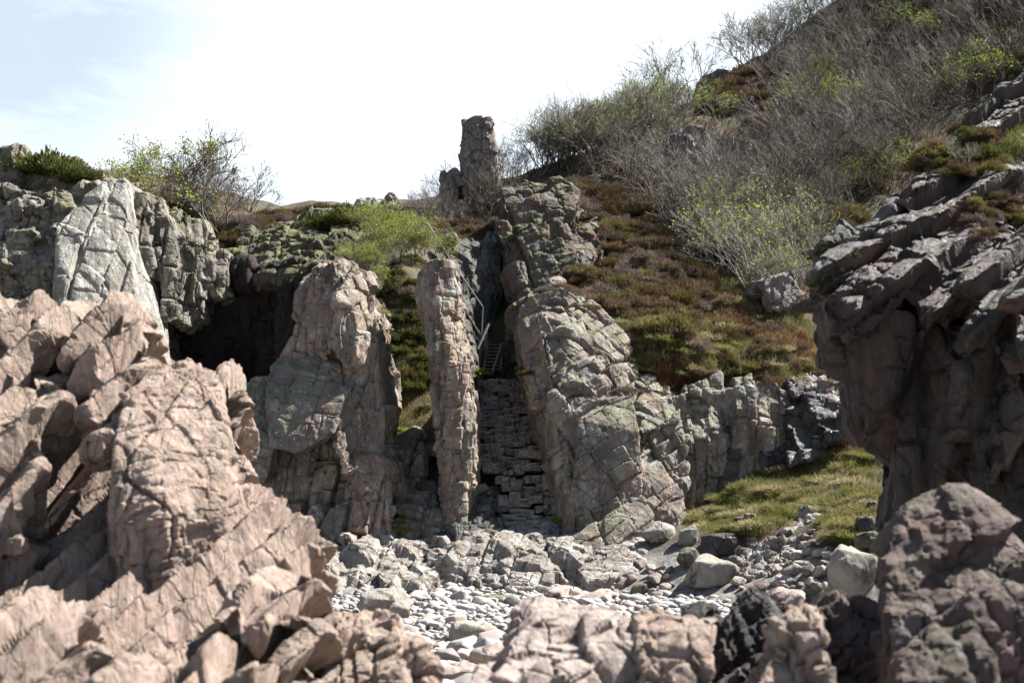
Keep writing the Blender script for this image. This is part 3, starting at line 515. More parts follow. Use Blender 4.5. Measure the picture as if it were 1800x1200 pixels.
rock('upright_rock_face', [
 ([(216, 690, 7.4), (262, 652, 7.8), (330, 642, 7.9), (383, 657, 7.9), (400, 740, 7.7), (424, 858, 7.4), (400, 890, 7.1), (300, 905, 6.9), (222, 910, 6.9), (200, 800, 7.1)], 1.0, -2.3),
 ([(302, 642, 8.1), (322, 634, 8.1), (381, 647, 8.1), (395, 690, 8.0), (403, 780, 7.8), (360, 700, 7.8)], .5)],
 M['near'], .013, [((.7, .8, 1.2), (0, -.05, .3), .05, .08, .04, .02, .2), ((.3, .3, .5), (.1, -.05, .4), .03, .04, .03, .015, .3), ((.2, .2, .06), (0, .3, 0), .012, .02, .01, .01, .4)], .03, 3.0, 'upright lit rock face with vertical grooves in the left foreground', 'rock', seed=44)
rock('strata_outcrop', [
 ([(40, 1010, 7.5), (180, 890, 7.8), (425, 868, 7.7), (470, 900, 7.5), (515, 935, 7.2), (545, 965, 7.0), (556, 1040, 6.6), (562, 1120, 6.3), (562, 1260, 6.1), (300, 1260, 5.9), (120, 1180, 6.2), (60, 1100, 6.7)], 1.2, -2.3),
 ([(-80, 1100, 5.7), (50, 1070, 5.9), (135, 1090, 5.8), (155, 1130, 5.6), (168, 1230, 5.4), (-80, 1250, 5.3)], 1.0, -2.3),
 ([(-80, 1000, 7.0), (60, 985, 7.2), (120, 1060, 6.9), (-80, 1130, 6.4)], .8, -2.3),
 ([(385, 1090, 6.1), (440, 1040, 6.3), (520, 1010, 6.6), (548, 1040, 6.5), (558, 1110, 6.3), (530, 1080, 6.2), (430, 1120, 6.0)], .4),
 ([(440, 1180, 5.9), (520, 1120, 6.1), (562, 1110, 6.2), (562, 1260, 6.0), (430, 1260, 5.9)], .8, -2.3),
 ([(180, 1215, 5.2), (290, 1165, 5.6), (390, 1170, 5.6), (450, 1195, 5.5), (520, 1240, 5.5), (520, 1290, 5.3), (180, 1290, 5)], .8, -2.3)],
 M['near'], .0105, LO, .025, 4.0, 'large pink rock outcrop with slanting parallel ledges filling the lower left corner', 'rock outcrop', seed=41)
rock('foreground_rock', [([(566, 1100, 6.8), (610, 1082, 6.9), (660, 1080, 6.9), (692, 1095, 6.8), (702, 1130, 6.5), (718, 1260, 6.2), (560, 1260, 6.2)], .8, -2.3),
 ([(704, 1130, 6.7), (730, 1128, 6.7), (762, 1180, 6.5), (770, 1260, 6.4), (712, 1260, 6.4)], .5, -2.3)],
 M['near'], .014, NR, .02, 3.0, 'flat-topped pinkish foreground rock beside the right end of the layered outcrop', 'rock', seed=42)
rock('foreground_rock', [([(905, 1120, 6.1), (945, 1078, 6.3), (1000, 1062, 6.4), (1060, 1072, 6.4), (1118, 1090, 6.3), (1130, 1120, 6.0), (1128, 1260, 5.8), (860, 1260, 5.6), (880, 1180, 5.8)], .9, -2.3),
  ([(850, 1190, 5.6), (905, 1140, 5.9), (930, 1260, 5.6), (840, 1260, 5.6)], .5, -2.3)],
 M['pink'], .014, NR, .022, 2.5, 'broad sunlit pink-white foreground rock in the bottom middle', 'rock', seed=43)
rock('foreground_rock', [([(1132, 1100, 6.0), (1160, 1082, 6.2), (1205, 1075, 6.2), (1240, 1082, 6.2), (1252, 1120, 5.9), (1256, 1260, 5.7), (1124, 1260, 5.6)], .8, -2.3)],
 M['near'], .014, NR, .022, 2.5, 'ridged brown-pink foreground rock between the pink-white rock and the black rock', 'rock', seed=44)
rock('foreground_rock', [([(1272, 1100, 7.0), (1300, 1045, 7.1), (1328, 1030, 7.1), (1352, 1055, 7.1), (1375, 1100, 7), (1390, 1260, 6.8), (1250, 1260, 6.8)], .8, -2.3), ([(1200, 1070, 7.2), (1260, 1065, 7.2), (1280, 1120, 7), (1280, 1260, 6.8), (1220, 1260, 6.8)], .6, -2.3)],
 M['blackfg'], .022, NR, .022, 2.5, 'nearly black pointed rock with pale lichen spots in the lower right foreground', 'rock', seed=45)
rock('foreground_rock', [([(1372, 1095, 5.6), (1398, 1068, 5.7), (1436, 1074, 5.7), (1452, 1120, 5.5), (1480, 1260, 5.3), (1300, 1260, 5.3), (1345, 1150, 5.5)], .6, -2.3)],
 M['near'], .014, NR, .02, 3, 'narrow pink upright foreground rock in front of the black rock', 'rock', seed=46)
rock('foreground_rock', [([(1418, 1085, 6.9), (1460, 1052, 7.0), (1510, 1048, 7.0), (1550, 1065, 7), (1575, 1120, 6.8), (1590, 1260, 6.6), (1400, 1260, 6.6)], .9, -2.3)],
 M['nearR'], .02, NR, .022, 2.5, 'rounded dark brown foreground rock left of the big purple boulder', 'rock', seed=47)
rock('foreground_boulder', [([(1552, 985, 6.1), (1568, 935, 6.2), (1600, 895, 6.3), (1650, 862, 6.4), (1695, 856, 6.4), (1735, 885, 6.3), (1800, 945, 6.2), (1900, 1030, 6.0), (1900, 1270, 5.6), (1560, 1270, 5.7), (1556, 1100, 5.9)], 1.4, -2.3),
  ([(1570, 1110, 5.7), (1650, 1040, 5.8), (1780, 1050, 5.7), (1900, 1100, 5.6), (1900, 1270, 5.4), (1580, 1270, 5.4)], .6, -2.3),
  ([(1580, 1150, 5.5), (1640, 1110, 5.55), (1700, 1110, 5.55), (1740, 1160, 5.4), (1740, 1270, 5.3), (1580, 1270, 5.3)], .5, -2.3)],
 M['nearR'], .02, [((.8, .7, .5), (0.1, .6, .2), .12, .16, .06, .05, .4), ((.3, .3, .2), (0.1, .5, .2), .03, .05, .02, .02, .4)], .08, 1.6, 'big rounded purple-brown boulder in the lower right corner of the photo', 'boulder', seed=48)
RU = [('saw', (.55, -.25, -.72), .42, .20, 1.2), ((.8, .8, .5), (0.1, .7, .2), .10, .16, .06, .04, .35), ((.28, .3, .18), (0.1, .7, .2), .035, .06, .035, .02, .35)]
RL = [('saw', (.80, -.3, -.34), .75, .20, 1.4), ((.38, .5, 2.0), (0, .06, .3), .16, .14, .10, .05, .25), ((.22, .3, .4), (0.1, .2, .2), .05, .07, .04, .025, .35)]
rock('near_cliff', [
 ([(1440, 440, 10.2), (1462, 412, 10.4), (1520, 392, 10.6), (1580, 358, 10.9), (1630, 400, 10.6), (1620, 500, 10.0), (1540, 580, 9.8), (1482, 600, 9.9), (1446, 545, 10.0), (1432, 480, 10.1)], 2.2),
 ([(1590, 365, 11.2), (1612, 300, 11.8), (1642, 262, 12.2), (1710, 275, 12.0), (1790, 300, 11.6), (1720, 400, 10.9), (1640, 470, 10.4), (1580, 440, 10.5)], 2.2),
 ([(1705, 205, 13.5), (1745, 165, 14), (1810, 120, 14.2), (1900, 60, 14.6), (1900, 300, 13), (1760, 300, 12.6), (1700, 240, 13.2)], 2.5),
 ([(1690, 240, 13.6), (1900, 200, 14), (1900, 460, 12), (1720, 420, 11.6), (1660, 330, 12.2)], 2.0),
 ([(1610, 450, 10.4), (1700, 400, 10.7), (1760, 420, 10.4), (1720, 520, 9.8), (1660, 570, 9.8), (1600, 530, 10)], 2.0),
 ([(1700, 500, 9.5), (1740, 450, 9.8), (1800, 420, 10.0), (1950, 380, 10), (1950, 600, 9.0), (1780, 640, 9.0), (1690, 600, 9.4)], 2.2),
 ([(1782, 520, 8.8), (1830, 495, 9.0), (1950, 500, 8.8), (1950, 640, 8.5), (1830, 630, 8.5), (1782, 590, 8.6)], 2.0),
 ([(1548, 345, 11.6), (1562, 332, 11.6), (1578, 340, 11.6), (1580, 380, 11.3), (1540, 380, 11.3)], .6),
], M['massif'], .022, RU, .06, 1.5,
 'massive overhanging dark purple-grey cliff along the right edge with slanting lit ledges', 'cliff', seed=49)
rock('shaded_cliff_wall', [
 ([(1452, 560, 10.3), (1540, 530, 10.0), (1600, 560, 10.1), (1565, 690, 10.2), (1530, 750, 10.4), (1505, 740, 10.5), (1482, 660, 10.4)], 2.2),
 ([(1545, 700, 10.7), (1562, 590, 10.3), (1625, 550, 10.2), (1690, 560, 10), (1700, 900, 10), (1690, 1000, 10), (1580, 960, 10.2), (1560, 860, 10.4)], 2.4, -2.3),
 ([(1672, 600, 9.9), (1950, 600, 9.2), (1950, 1100, 9.2), (1690, 1100, 9.6)], 2.4, -2.3),
 ([(1700, 560, 9.6), (1790, 540, 9.3), (1800, 760, 9.0), (1740, 860, 9.2), (1690, 760, 9.5)], 1.5),
], M['massif'], .024, RL, .06, 1.4,
 'fluted lower wall of the right-hand cliff in deep shade, stained reddish', 'cliff', seed=50)

# ------------------------------------------------------------------ plants
def tubes(segs, sides=3):
    S = np.array(segs, np.float32); p0 = S[:, 0:3]; p1 = S[:, 3:6]; r0 = S[:, 6:7]; r1 = S[:, 7:8]
    d = p1 - p0; d /= np.linalg.norm(d, axis=1, keepdims=True) + 1e-9
    up = np.where(np.abs(d[:, 2:3]) > .9, np.array([[1., 0, 0]]), np.array([[0, 0, 1.]]))
    a = np.cross(d, up); a /= np.linalg.norm(a, axis=1, keepdims=True); b = np.cross(d, a)
    V = []
    for p, r in ((p0, r0), (p1, r1)):
        for k in range(sides):
            t = 2 * math.pi * k / sides; V.append(p + r * (a * math.cos(t) + b * math.sin(t)))
    V = np.stack(V, 1).reshape(-1, 3); n = len(S); base = (np.arange(n) * sides * 2)[:, None]
    Fc = np.concatenate([base + np.array([k, (k + 1) % sides, sides + (k + 1) % sides, sides + k]) for k in range(sides)], 0)
    return V, Fc
def shrub_segs(r, H, stems, spread, depth, wind=(0, 0), rad=.028, kids=(2, 3), minr=.0045, upw=.25):
    segs = []; tips = []
    def grow(p, d, L, rr, k):
        n = 3
        for i in range(n):
            d = (d + Vector((r.gauss(0, .16) + wind[0] * .05, r.gauss(0, .16) + wind[1] * .05, r.gauss(0, .12) + upw * .08))).normalized()
            q = p + d * (L / n); r2 = max(minr, rr * .88)
            segs.append((*p, *q, rr, r2)); p = q; rr = r2
            if k > 0 and i >= 1 and r.random() < .6: 
                e = (d + Vector((r.gauss(0, .6), r.gauss(0, .6), r.gauss(.1, .4)))).normalized(); grow(p, e, L * r.uniform(.5, .75), max(minr, rr * .6), k - 1)
        if k > 0:
            for j in range(r.randint(*kids)):
                e = (d + Vector((r.gauss(0, .45), r.gauss(0, .45), r.gauss(.05, .35)))).normalized()
                grow(p, e, L * r.uniform(.6, .85), max(minr, rr * .7), k - 1)
        else: tips.append(p)
    for j in range(stems):
        a = r.uniform(0, 6.28); d = Vector((math.cos(a) * spread + wind[0], math.sin(a) * spread + wind[1], 1)).normalized()
        grow(Vector((math.cos(a) * .1, math.sin(a) * .1, -.15)), d, H * r.uniform(.34, .46), rad * r.uniform(.7, 1.1), depth)
    return segs, tips
def leaf_mesh(name, pts, r, n_per, size, jit):
    P0 = np.array([tuple(p) for p in pts], np.float32); P0 = np.repeat(P0, n_per, 0); n = len(P0); g = np.random.default_rng(r)
    c = P0 + g.normal(0, jit, (n, 3)); u = g.normal(0, 1, (n, 3)); u /= np.linalg.norm(u, axis=1, keepdims=True)
    v = np.cross(u, g.normal(0, 1, (n, 3))); v /= np.linalg.norm(v, axis=1, keepdims=True); s_ = size * g.uniform(.6, 1.3, (n, 1))
    V = np.stack([c - u * s_, c + v * s_ * .55, c + u * s_, c - v * s_ * .55], 1).reshape(-1, 3)
    return mesh_np(name, V, np.arange(n * 4).reshape(-1, 4))
M['twig'] = flat_mat('grey_twigs', (.21, .18, .16), (.11, .09, .075), 1.5, .7, obj=True)
M['palewood'] = flat_mat('pale_stems', (.34, .31, .28), (.18, .16, .14), 3, .8)
M['ylf'] = flat_mat('yellow_green_leaves', (.34, .38, .06), (.22, .30, .05), 4, .6, .45)
M['olf'] = flat_mat('olive_buds', (.20, .17, .05), (.14, .14, .04), 4, .7, .4)
M['glf'] = flat_mat('bright_green_leaves', (.36, .38, .07), (.20, .24, .045), 3, .6, .45)
M['dlf'] = flat_mat('dark_green_needles', (.13, .14, .035), (.06, .07, .025), 3, .7, .25)
M['hb'] = flat_mat('brown_heather', (.25, .17, .10), (.16, .115, .075), 2.5, .9, .25, obj=True)
M['hp'] = flat_mat('purple_grey_heather', (.27, .21, .185), (.17, .13, .115), 2.5, .9, .25, obj=True)
M['ho'] = flat_mat('olive_heather', (.24, .20, .08), (.15, .13, .05), 2.5, .9, .25, obj=True)
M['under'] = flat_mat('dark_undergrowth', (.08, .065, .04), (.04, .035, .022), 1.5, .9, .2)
M['grass'] = flat_mat('grass_blades', (.15, .17, .04), (.26, .23, .10), 1.2, .8, .35)
M['straw'] = flat_mat('dry_grass_blades', (.40, .34, .20), (.22, .22, .08), 1.5, .8, .3)
M['brack'] = flat_mat('dead_bracken', (.28, .11, .07), (.16, .075, .05), 3, .9, .2)
shr = []
for k in range(7):
    r = random.Random(100 + k)
    sg, tp = shrub_segs(r, r.uniform(1.8, 2.5), r.randint(5, 7), .45, 3, (-.12, 0))
    shr.append((mesh_np('bare_branches', *tubes(sg)), tp))
buds = [leaf_mesh('bud_tufts', tp[::3], k, 2, .022, .04) for k, (_, tp) in enumerate(shr)]
leav2 = [leaf_mesh('young_leaves', tp, 90 + k, 3, .040, .07) for k, (_, tp) in enumerate(shr)]
leav = [leaf_mesh('young_leaves', tp[::2], 50 + k, 2, .034, .05) for k, (_, tp) in enumerate(shr)]
def sprigs(name, n, rx, rz, L, wd, seed, inner=.5, up=.5):
    g = np.random.default_rng(seed); d = g.normal(0, 1, (n, 3)); d[:, 2] = np.abs(d[:, 2]) * .9 + .02; d /= np.linalg.norm(d, axis=1, keepdims=True)
    lump = 1 + .28 * np.sin(d[:, 0:1] * 5 + seed) * np.cos(d[:, 1:2] * 6 + seed * 2)
    base = d * np.array([rx, rx, rz]) * g.uniform(inner, .9, (n, 1)) * lump
    o = d + g.normal(0, .35, (n, 3)); o[:, 2] += up; o /= np.linalg.norm(o, axis=1, keepdims=True)
    tip = base + o * L * g.uniform(.6, 1.3, (n, 1)); sd_ = np.cross(o, g.normal(0, 1, (n, 3))); sd_ /= np.linalg.norm(sd_, axis=1, keepdims=True)
    mid = (base + tip) / 2
    V = np.stack([base, mid + sd_ * wd, tip, mid - sd_ * wd], 1).reshape(-1, 3)
    return mesh_np(name, V, np.arange(n * 4).reshape(-1, 4))
heath = {c: [sprigs('heather_sprigs', 2600, .42, .30, .11, .0075, 7 * k + j) for j in range(3)] for k, c in enumerate(('hb', 'hp', 'ho'))}
heath['dk'] = [sprigs('heather_sprigs', 2600, .42, .30, .12, .012, 90 + j) for j in range(2)]; M['dk'] = M['dlf']
for c in heath:
    for me in heath[c]: me.materials.append(M[c])
for me, _ in shr: me.materials.append(M['twig'])
shp = []
for me, _ in shr:
    m2 = me.copy(); m2.materials.clear(); m2.materials.append(M['palewood']); shp.append(m2)
for me in buds: me.materials.append(M['olf'])
for me in leav + leav2: me.materials.append(M['ylf'])
def inpoly(x, y, poly):
    c = False; j = len(poly) - 1
    for i in range(len(poly)):
        if (poly[i][1] > y) != (poly[j][1] > y) and x < (poly[j][0] - poly[i][0]) * (y - poly[i][1]) / (poly[j][1] - poly[i][1]) + poly[i][0]: c = not c
        j = i
    return c
def sample(poly, n, r, gap=0):
    xs_ = [p[0] for p in poly]; ys_ = [p[1] for p in poly]; out = []; tries = 0
    while len(out) < n and tries < n * 60:
        tries += 1; x = r.uniform(min(xs_), max(xs_)); y = r.uniform(min(ys_), max(ys_))
        if inpoly(x, y, poly) and (not gap or all((x - a) ** 2 + (y - b) ** 2 > gap * gap for a, b in out)): out.append((x, y))
    return out
def plant(kind, loc, k, sc, label, cat, group=None, leaf=None, rz=0, wood=None, sz=1):
    o = empty(kind, loc); o.rotation_euler = (0, 0, rz); o.scale = (sc, sc, sc * sz); tag(o, label, cat, group)
    b = bpy.data.objects.new('branches', shr[k][0] if not wood else shp[k]); COL.objects.link(b); b.parent = o
    if leaf is not None:
        l = bpy.data.objects.new('leaves', leaf[k]); COL.objects.link(l); l.parent = o
    return o
r = random.Random(9)
def shrubs(poly, n, gap, s0, s1, label, group, leafp=.25, leafy=None, name='bare_shrub', cat='shrub'):
    for x, y in sample(poly, n, r, gap):
        if any(a <= x <= b and c <= y <= d for a, b, c, d in ((1175, 1345, 225, 345), (1415, 1500, 165, 235), (1230, 1300, 110, 165))) and name == 'bare_shrub': continue
        h = hray(x, y)
        if h is None or h.y > 75: continue
        k = r.randrange(7); lf = leafy if leafy else (buds if r.random() < leafp else None)
        plant(name, h, k, r.uniform(s0, s1) * r.choice([.8, 1, 1, 1.25]), label, cat, group, lf, r.uniform(0, 6.28), wood=(leafy is not None or r.random() < .10))
shrubs([(890, 310), (1000, 290), (1100, 248), (1200, 196), (1225, 290), (1300, 330), (1400, 215), (1560, 190), (1640, 260), (1560, 350), (1430, 400), (1410, 490), (1330, 470), (1200, 420), (1130, 350), (1000, 312)], 165, 13, .65, 1.15,
       'bare grey twiggy shrub in the thicket covering the middle of the right-hand hillside', 'bare shrubs of the middle thicket')
shrubs([(930, 300), (1010, 280), (1110, 240), (1190, 200), (1190, 240), (1050, 310)], 14, 24, .8, 1.1, 'leafing yellow-green shrub among the bare ones on the skyline between stack and crag', 'leafing shrubs on the skyline', leafy=leav, name='leafing_shrub')
shrubs([(1290, 140), (1400, 68), (1500, 0), (1600, -70), (1830, -80), (1830, 130), (1700, 200), (1600, 220), (1420, 190)], 95, 18, .8, 1.25,
       'bare grey shrub of the tall thicket along the top of the hill under the sky', 'bare shrubs along the hilltop')
shrubs([(765, 400), (800, 345), (880, 310), (910, 320), (880, 380), (800, 410)], 14, 14, .5, .8,
       'low bare shrub in front of the tall rock stack', 'bare shrubs below the rock stack', .6)
shrubs([(690, 398), (730, 392), (770, 400), (770, 412), (700, 410)], 5, 12, .4, .6, 'small bare bush on the skyline between the crest rocks and the stack', 'bare bushes on the skyline', .2)
shrubs([(1215, 420), (1300, 430), (1410, 450), (1415, 540), (1340, 520), (1230, 470)], 20, 20, .65, .95,
       'pale-stemmed shrub with scattered yellow-green leaves beside the right-hand cliff', 'leafing shrubs beside the right-hand cliff', leafy=leav, name='leafing_shrub')
for x, y, sc, lab in [(1265, 215, .75, 'yellow-green leafing bush above the slanting grey boulder high on the slope'), (1440, 165, .7, 'small bright yellow leafing bush near the top of the slope'),
  (1710, 165, 1.2, 'yellow-green leafing bush close to the top right corner, left of the near cliff'), (1660, 185, .9, 'lower yellow-green leafing bush left of the near cliff top'), (1560, 345, .8, 'yellow-green leafing bush just left of the small mossy knob of the near cliff'), (1500, 350, .6, 'small leafing bush with thin yellow-green sprays in the dark thicket'),
  (1060, 262, 1.1, 'leafing bush on the skyline with yellow-green young leaves right of the stack'), (1385, 215, .8, 'yellowish leafing bush right of the hill shoulder heather'), (1490, 225, .9, 'yellowish leafing bush in the upper middle of the right-hand thicket'), (1580, 90, .9, 'yellow-tinged bush just under the hilltop thicket'), (1010, 285, .9, 'leafing bush nearest the rock stack on its right side'), (1130, 235, 1.0, 'grey bush with some yellow leaves on the skyline left of the small crag'), (850, 335, .6, 'small green-leafed bush against the foot of the tall rock stack')]:
    h = hray(x, y)
    if h is not None: plant('leafing_bush', h, r.randrange(7), sc, lab, 'bush', None, leav2, r.uniform(0, 6))
for q, x in enumerate(range(885, 1500, 15)):
    y = -60
    while y < 420 and hray(x, y) is None: y += 3
    h = hray(x + r.uniform(-4, 4), y + r.uniform(5, 16))
    if h is None or 1225 < x < 1300: continue
    plant('skyline_shrub', h, r.randrange(7), r.uniform(.75, 1.25) * (1.15 if x > 950 else .75), 'bare branching shrub standing against the sky along the ridge of the hill', 'shrub', 'shrubs along the skyline ridge', leav if r.random() < .3 else buds, r.uniform(0, 6), wood=r.random() < .2)
# wind-shaped trees on the left crest
for k, (x, y, Yd, H, dep, wind, lab, leafy) in enumerate([(385, 398, 29.6, 2.3, 5, (-.10, 0), 'wind-shaped bare hawthorn tree with a dense rounded crown on the left skyline', 0), (300, 372, 29.0, 1.9, 4, (-.25, 0), 'green-leafed tree left of the bare hawthorn on the left skyline', 1)]):
    rr_ = random.Random(300 + k)
    sg, tp = shrub_segs(rr_, H, 6 if k == 0 else 5, .75, 4, wind, .035, (2, 3), .006, .1)
    o = empty('hawthorn_tree', P(x, y, Yd)); tag(o, lab, 'tree')
    link('trunk', mesh_np('trunk', *tubes(sg, 4)), M['twig'], o)
    if leafy: link('leaves', leaf_mesh('leaves', tp, 5, 4, .038, .09), M['glf'], o)
    else: link('leaves', leaf_mesh('leaves', tp[::5], 5, 2, .03, .04), M['olf'], o)
shrubs([(225, 320), (330, 350), (420, 395), (470, 380), (440, 360), (330, 340)], 13, 14, .35, .6, 'low bare bush at the foot of the trees on the left crest', 'low bushes on the left crest', .7)
# heather
def heather(poly, n, gap, s0, s1, cols_, label, group, target=None, name='heather_clump'):
    for x, y in sample(poly, n, r, gap):
        h = hray(x, y) if target is None else target(x, y)
        if h is None: continue
        c = r.choice(cols_); o = bpy.data.objects.new(name, r.choice(heath[c])); COL.objects.link(o); o.location = h - Vector((0, 0, .05)); sc = r.uniform(s0, s1)
        o.scale = (sc * r.uniform(.9, 1.3), sc, sc * r.uniform(.7, 1.05)); o.rotation_euler = (r.uniform(-.2, .3), r.uniform(-.2, .2), r.uniform(0, 6)); tag(o, label, 'heather', group)
heather([(950, 500), (1010, 430), (1130, 365), (1215, 440), (1235, 530), (1190, 600), (1120, 570), (1060, 545)], 120, 11, .8, 1.4, ['hb', 'hp', 'hp', 'hb', 'ho'], 'brown heather clump in the dense bank above the domed rock face', 'heather of the bank above the domed rock')
heather([(1110, 580), (1200, 520), (1320, 540), (1460, 640), (1465, 690), (1300, 665), (1180, 650)], 42, 20, .5, .95, ['hb', 'hp', 'hb'], 'scattered heather clump on the grassy slope above the rock columns', 'heather on the grassy slope')
heather([(1295, 140), (1400, 110), (1500, 190), (1430, 235), (1310, 215), (1230, 200)], 55, 11, 1.2, 2.0, ['hb', 'hp'], 'dark brown heather clump on the hill shoulder below the skyline thicket', 'heather of the hill shoulder')
heather([(1000, 330), (1130, 345), (1240, 410), (1130, 370), (1020, 400)], 45, 11, 1.0, 1.6, ['hb', 'hp'], 'dark heather clump between the reddish bluff and the bare thicket', 'heather beside the bluff')
heather([(760, 402), (872, 395), (880, 425), (800, 440)], 26, 10, .8, 1.2, ['hb', 'hp'], 'brown heather clump overhanging the dark head of the step gully', 'heather at the gully head')
heather([(400, 410), (480, 375), (560, 368), (620, 378), (560, 400), (430, 440), (400, 450)], 40, 11, .6, 1.2, ['hb', 'ho', 'hp'], 'dark heather clump on the crest above the shadowed hollow', 'heather above the hollow')
# evergreen and green bushes
def bushes(name, lst, mat, seeds, n, Ls, wd, label0):
    mm = [sprigs(name + '_foliage', n, .5, .36, Ls, wd, sd2, .35, .6) for sd2 in seeds]
    for q in mm: q.materials.append(mat)
    for i, (x, y, Yd, sc, lab) in enumerate(lst):
        o = bpy.data.objects.new(name, mm[i % len(mm)]); COL.objects.link(o); o.location = P(x, y, Yd); o.scale = (sc * 1.15, sc, sc); o.rotation_euler = (.15, 0, i * 1.3); tag(o, lab, label0)
gle = [leaf_mesh('green_leaves', tp[::1], 70 + k, 4, .040, .07) for k, (_, tp) in enumerate(shr)]
for me in gle: me.materials.append(M['glf'])
GB = [(615, 462, 25.6, .30), (632, 470, 25.6, .34), (648, 478, 25.8, .36), (664, 460, 26.4, .42), (680, 470, 26.4, .40), (650, 440, 27, .45), (672, 430, 27.6, .5), (694, 430, 27.6, .5), (712, 440, 27.2, .48), (728, 448, 26.9, .45), (745, 446, 26.9, .42), (760, 452, 26.8, .38), (772, 458, 26.7, .3), (700, 455, 26.8, .42), (668, 500, 25.4, .3), (660, 520, 24.9, .22), (664, 560, 24.6, .2), (667, 600, 24.4, .18), (736, 425, 27.8, .42), (660, 415, 28.6, .45), (640, 420, 28.4, .45)]
for i, (x, y, Yd, sc) in enumerate(GB):
    o = plant('green_bush', P(x, y, Yd), i % 7, sc, 'yellow-green leafy bush of the cluster draping the crest between the jagged tower and the pillar', 'bush', 'bright bushes above the grassy gap', gle, i * 1.7, sz=.8)
heather([(668, 470), (735, 450), (742, 560), (755, 680), (690, 700), (676, 560)], 40, 9, .5, .9, ['ho', 'hp', 'dk', 'dk'], 'dark shaded undergrowth clump in the upper part of the gap between tower and pillar', 'undergrowth of the gap', name='undergrowth_bush')
bushes('juniper_bush', [(45, 308, 25.2, 1.2, 'dark green juniper at the far left on top of the pale cliff'), (95, 312, 25.0, 1.5, 'large mounded dark green juniper on top of the pale cliff'), (140, 322, 24.8, 1.0, 'low dark juniper right of the large mounded one'), (600, 400, 29.5, 1.3, 'dark green juniper on the crest left of the bright bushes'), (640, 395, 30, 1.3, 'dark green juniper below the pale crest rocks'), (560, 405, 29.5, 1.1, 'dark green juniper mat above the jagged tower')],
  M['dlf'], (21, 22), 5200, .08, .012, 'juniper')

# ------------------------------------------------------------------ ground cover (stuff)
def cover(name, regs, L, wd, mat, label, seed, lean=.4, bvh=None):
    g = np.random.default_rng(seed); rr2 = random.Random(seed); pts = []
    for poly, n in regs:
        for x, y in sample(poly, n, rr2):
            h = hray(x, y) if bvh is None else bvh(x, y)
            if h is not None: pts.append(h)
    P0 = np.array([tuple(p) for p in pts], np.float32); m_ = 5; P0 = np.repeat(P0, m_, 0) + np.concatenate([g.normal(0, .05, (len(P0) * m_, 2)), np.zeros((len(P0) * m_, 1)) - .03], 1)
    n = len(P0); o = np.concatenate([g.normal(0, lean, (n, 2)), np.ones((n, 1))], 1); o[:, 1] -= .25; o /= np.linalg.norm(o, axis=1, keepdims=True)
    l_ = L * g.uniform(.5, 1.4, (n, 1)); a_ = g.uniform(0, 6.28, n); sdv = np.stack([np.cos(a_), np.sin(a_) * .4, np.zeros(n)], 1)
    tip = P0 + o * l_; tip[:, 2:3] -= l_ * .3 * g.uniform(0, 1, (n, 1)); mid = P0 + o * l_ * .55
    V = np.stack([P0 - sdv * wd, P0 + sdv * wd, mid + sdv * wd * .7, tip, mid - sdv * wd * .7], 1).reshape(-1, 3)
    Fq = np.arange(n * 5).reshape(-1, 5)
    o2 = link(name, mesh_np(name, V, Fq), mat); tag(o2, label, name.replace('_', ' '), kind='stuff'); return o2
low = [(1200, 925), (1250, 880), (1330, 830), (1420, 805), (1535, 790), (1545, 900), (1500, 960), (1420, 905), (1330, 940), (1260, 940)]
mid_ = [(1070, 560), (1200, 500), (1300, 490), (1420, 560), (1470, 660), (1460, 700), (1300, 672), (1180, 665), (1110, 640)]
gapp = [(668, 500), (720, 480), (740, 560), (770, 780), (700, 800), (682, 700)]
cover('grass', [(low, 9000), (mid_, 9000), ([(830, 640), (935, 640), (930, 670), (840, 672)], 400), (gapp, 1500), ([(1000, 600), (1060, 560), (1110, 600), (1100, 640)], 500)], .13, .006, M['grass'], 'short green grass growing on the slopes between the rocks', 5)
cover('dry_grass', [([(1280, 860), (1420, 800), (1535, 785), (1545, 900), (1440, 900)], 3500), (mid_, 4500), ([(960, 500), (1060, 520), (1130, 620), (1080, 600)], 500)], .20, .005, M['straw'], 'pale dry grass tufts mixed into the green slopes', 6, .5)
cover('dead_bracken', [([(1230, 520), (1330, 545), (1430, 600), (1430, 640), (1330, 600), (1240, 550)], 6500), ([(1145, 640), (1215, 635), (1225, 680), (1160, 685)], 1500), ([(1340, 800), (1440, 775), (1530, 760), (1530, 800), (1380, 830)], 1800)], .15, .009, M['brack'], 'red-brown dead bracken lying in patches on the slope', 7, 1.0)
cover('heath_undergrowth', [([(880, 310), (1100, 245), (1300, 130), (1450, 30), (1600, -60), (1800, -60), (1800, 200), (1500, 500), (1400, 560), (1200, 500), (1000, 500)], 16000), ([(400, 410), (560, 370), (700, 400), (640, 460), (540, 440), (420, 470)], 3000), ([(780, 410), (880, 330), (880, 420)], 800), ([(225, 325), (400, 400), (400, 470), (330, 420), (240, 350)], 1500)], .26, .008, M['under'], 'tangled dark undergrowth covering the ground beneath the shrubs', 8, .9)

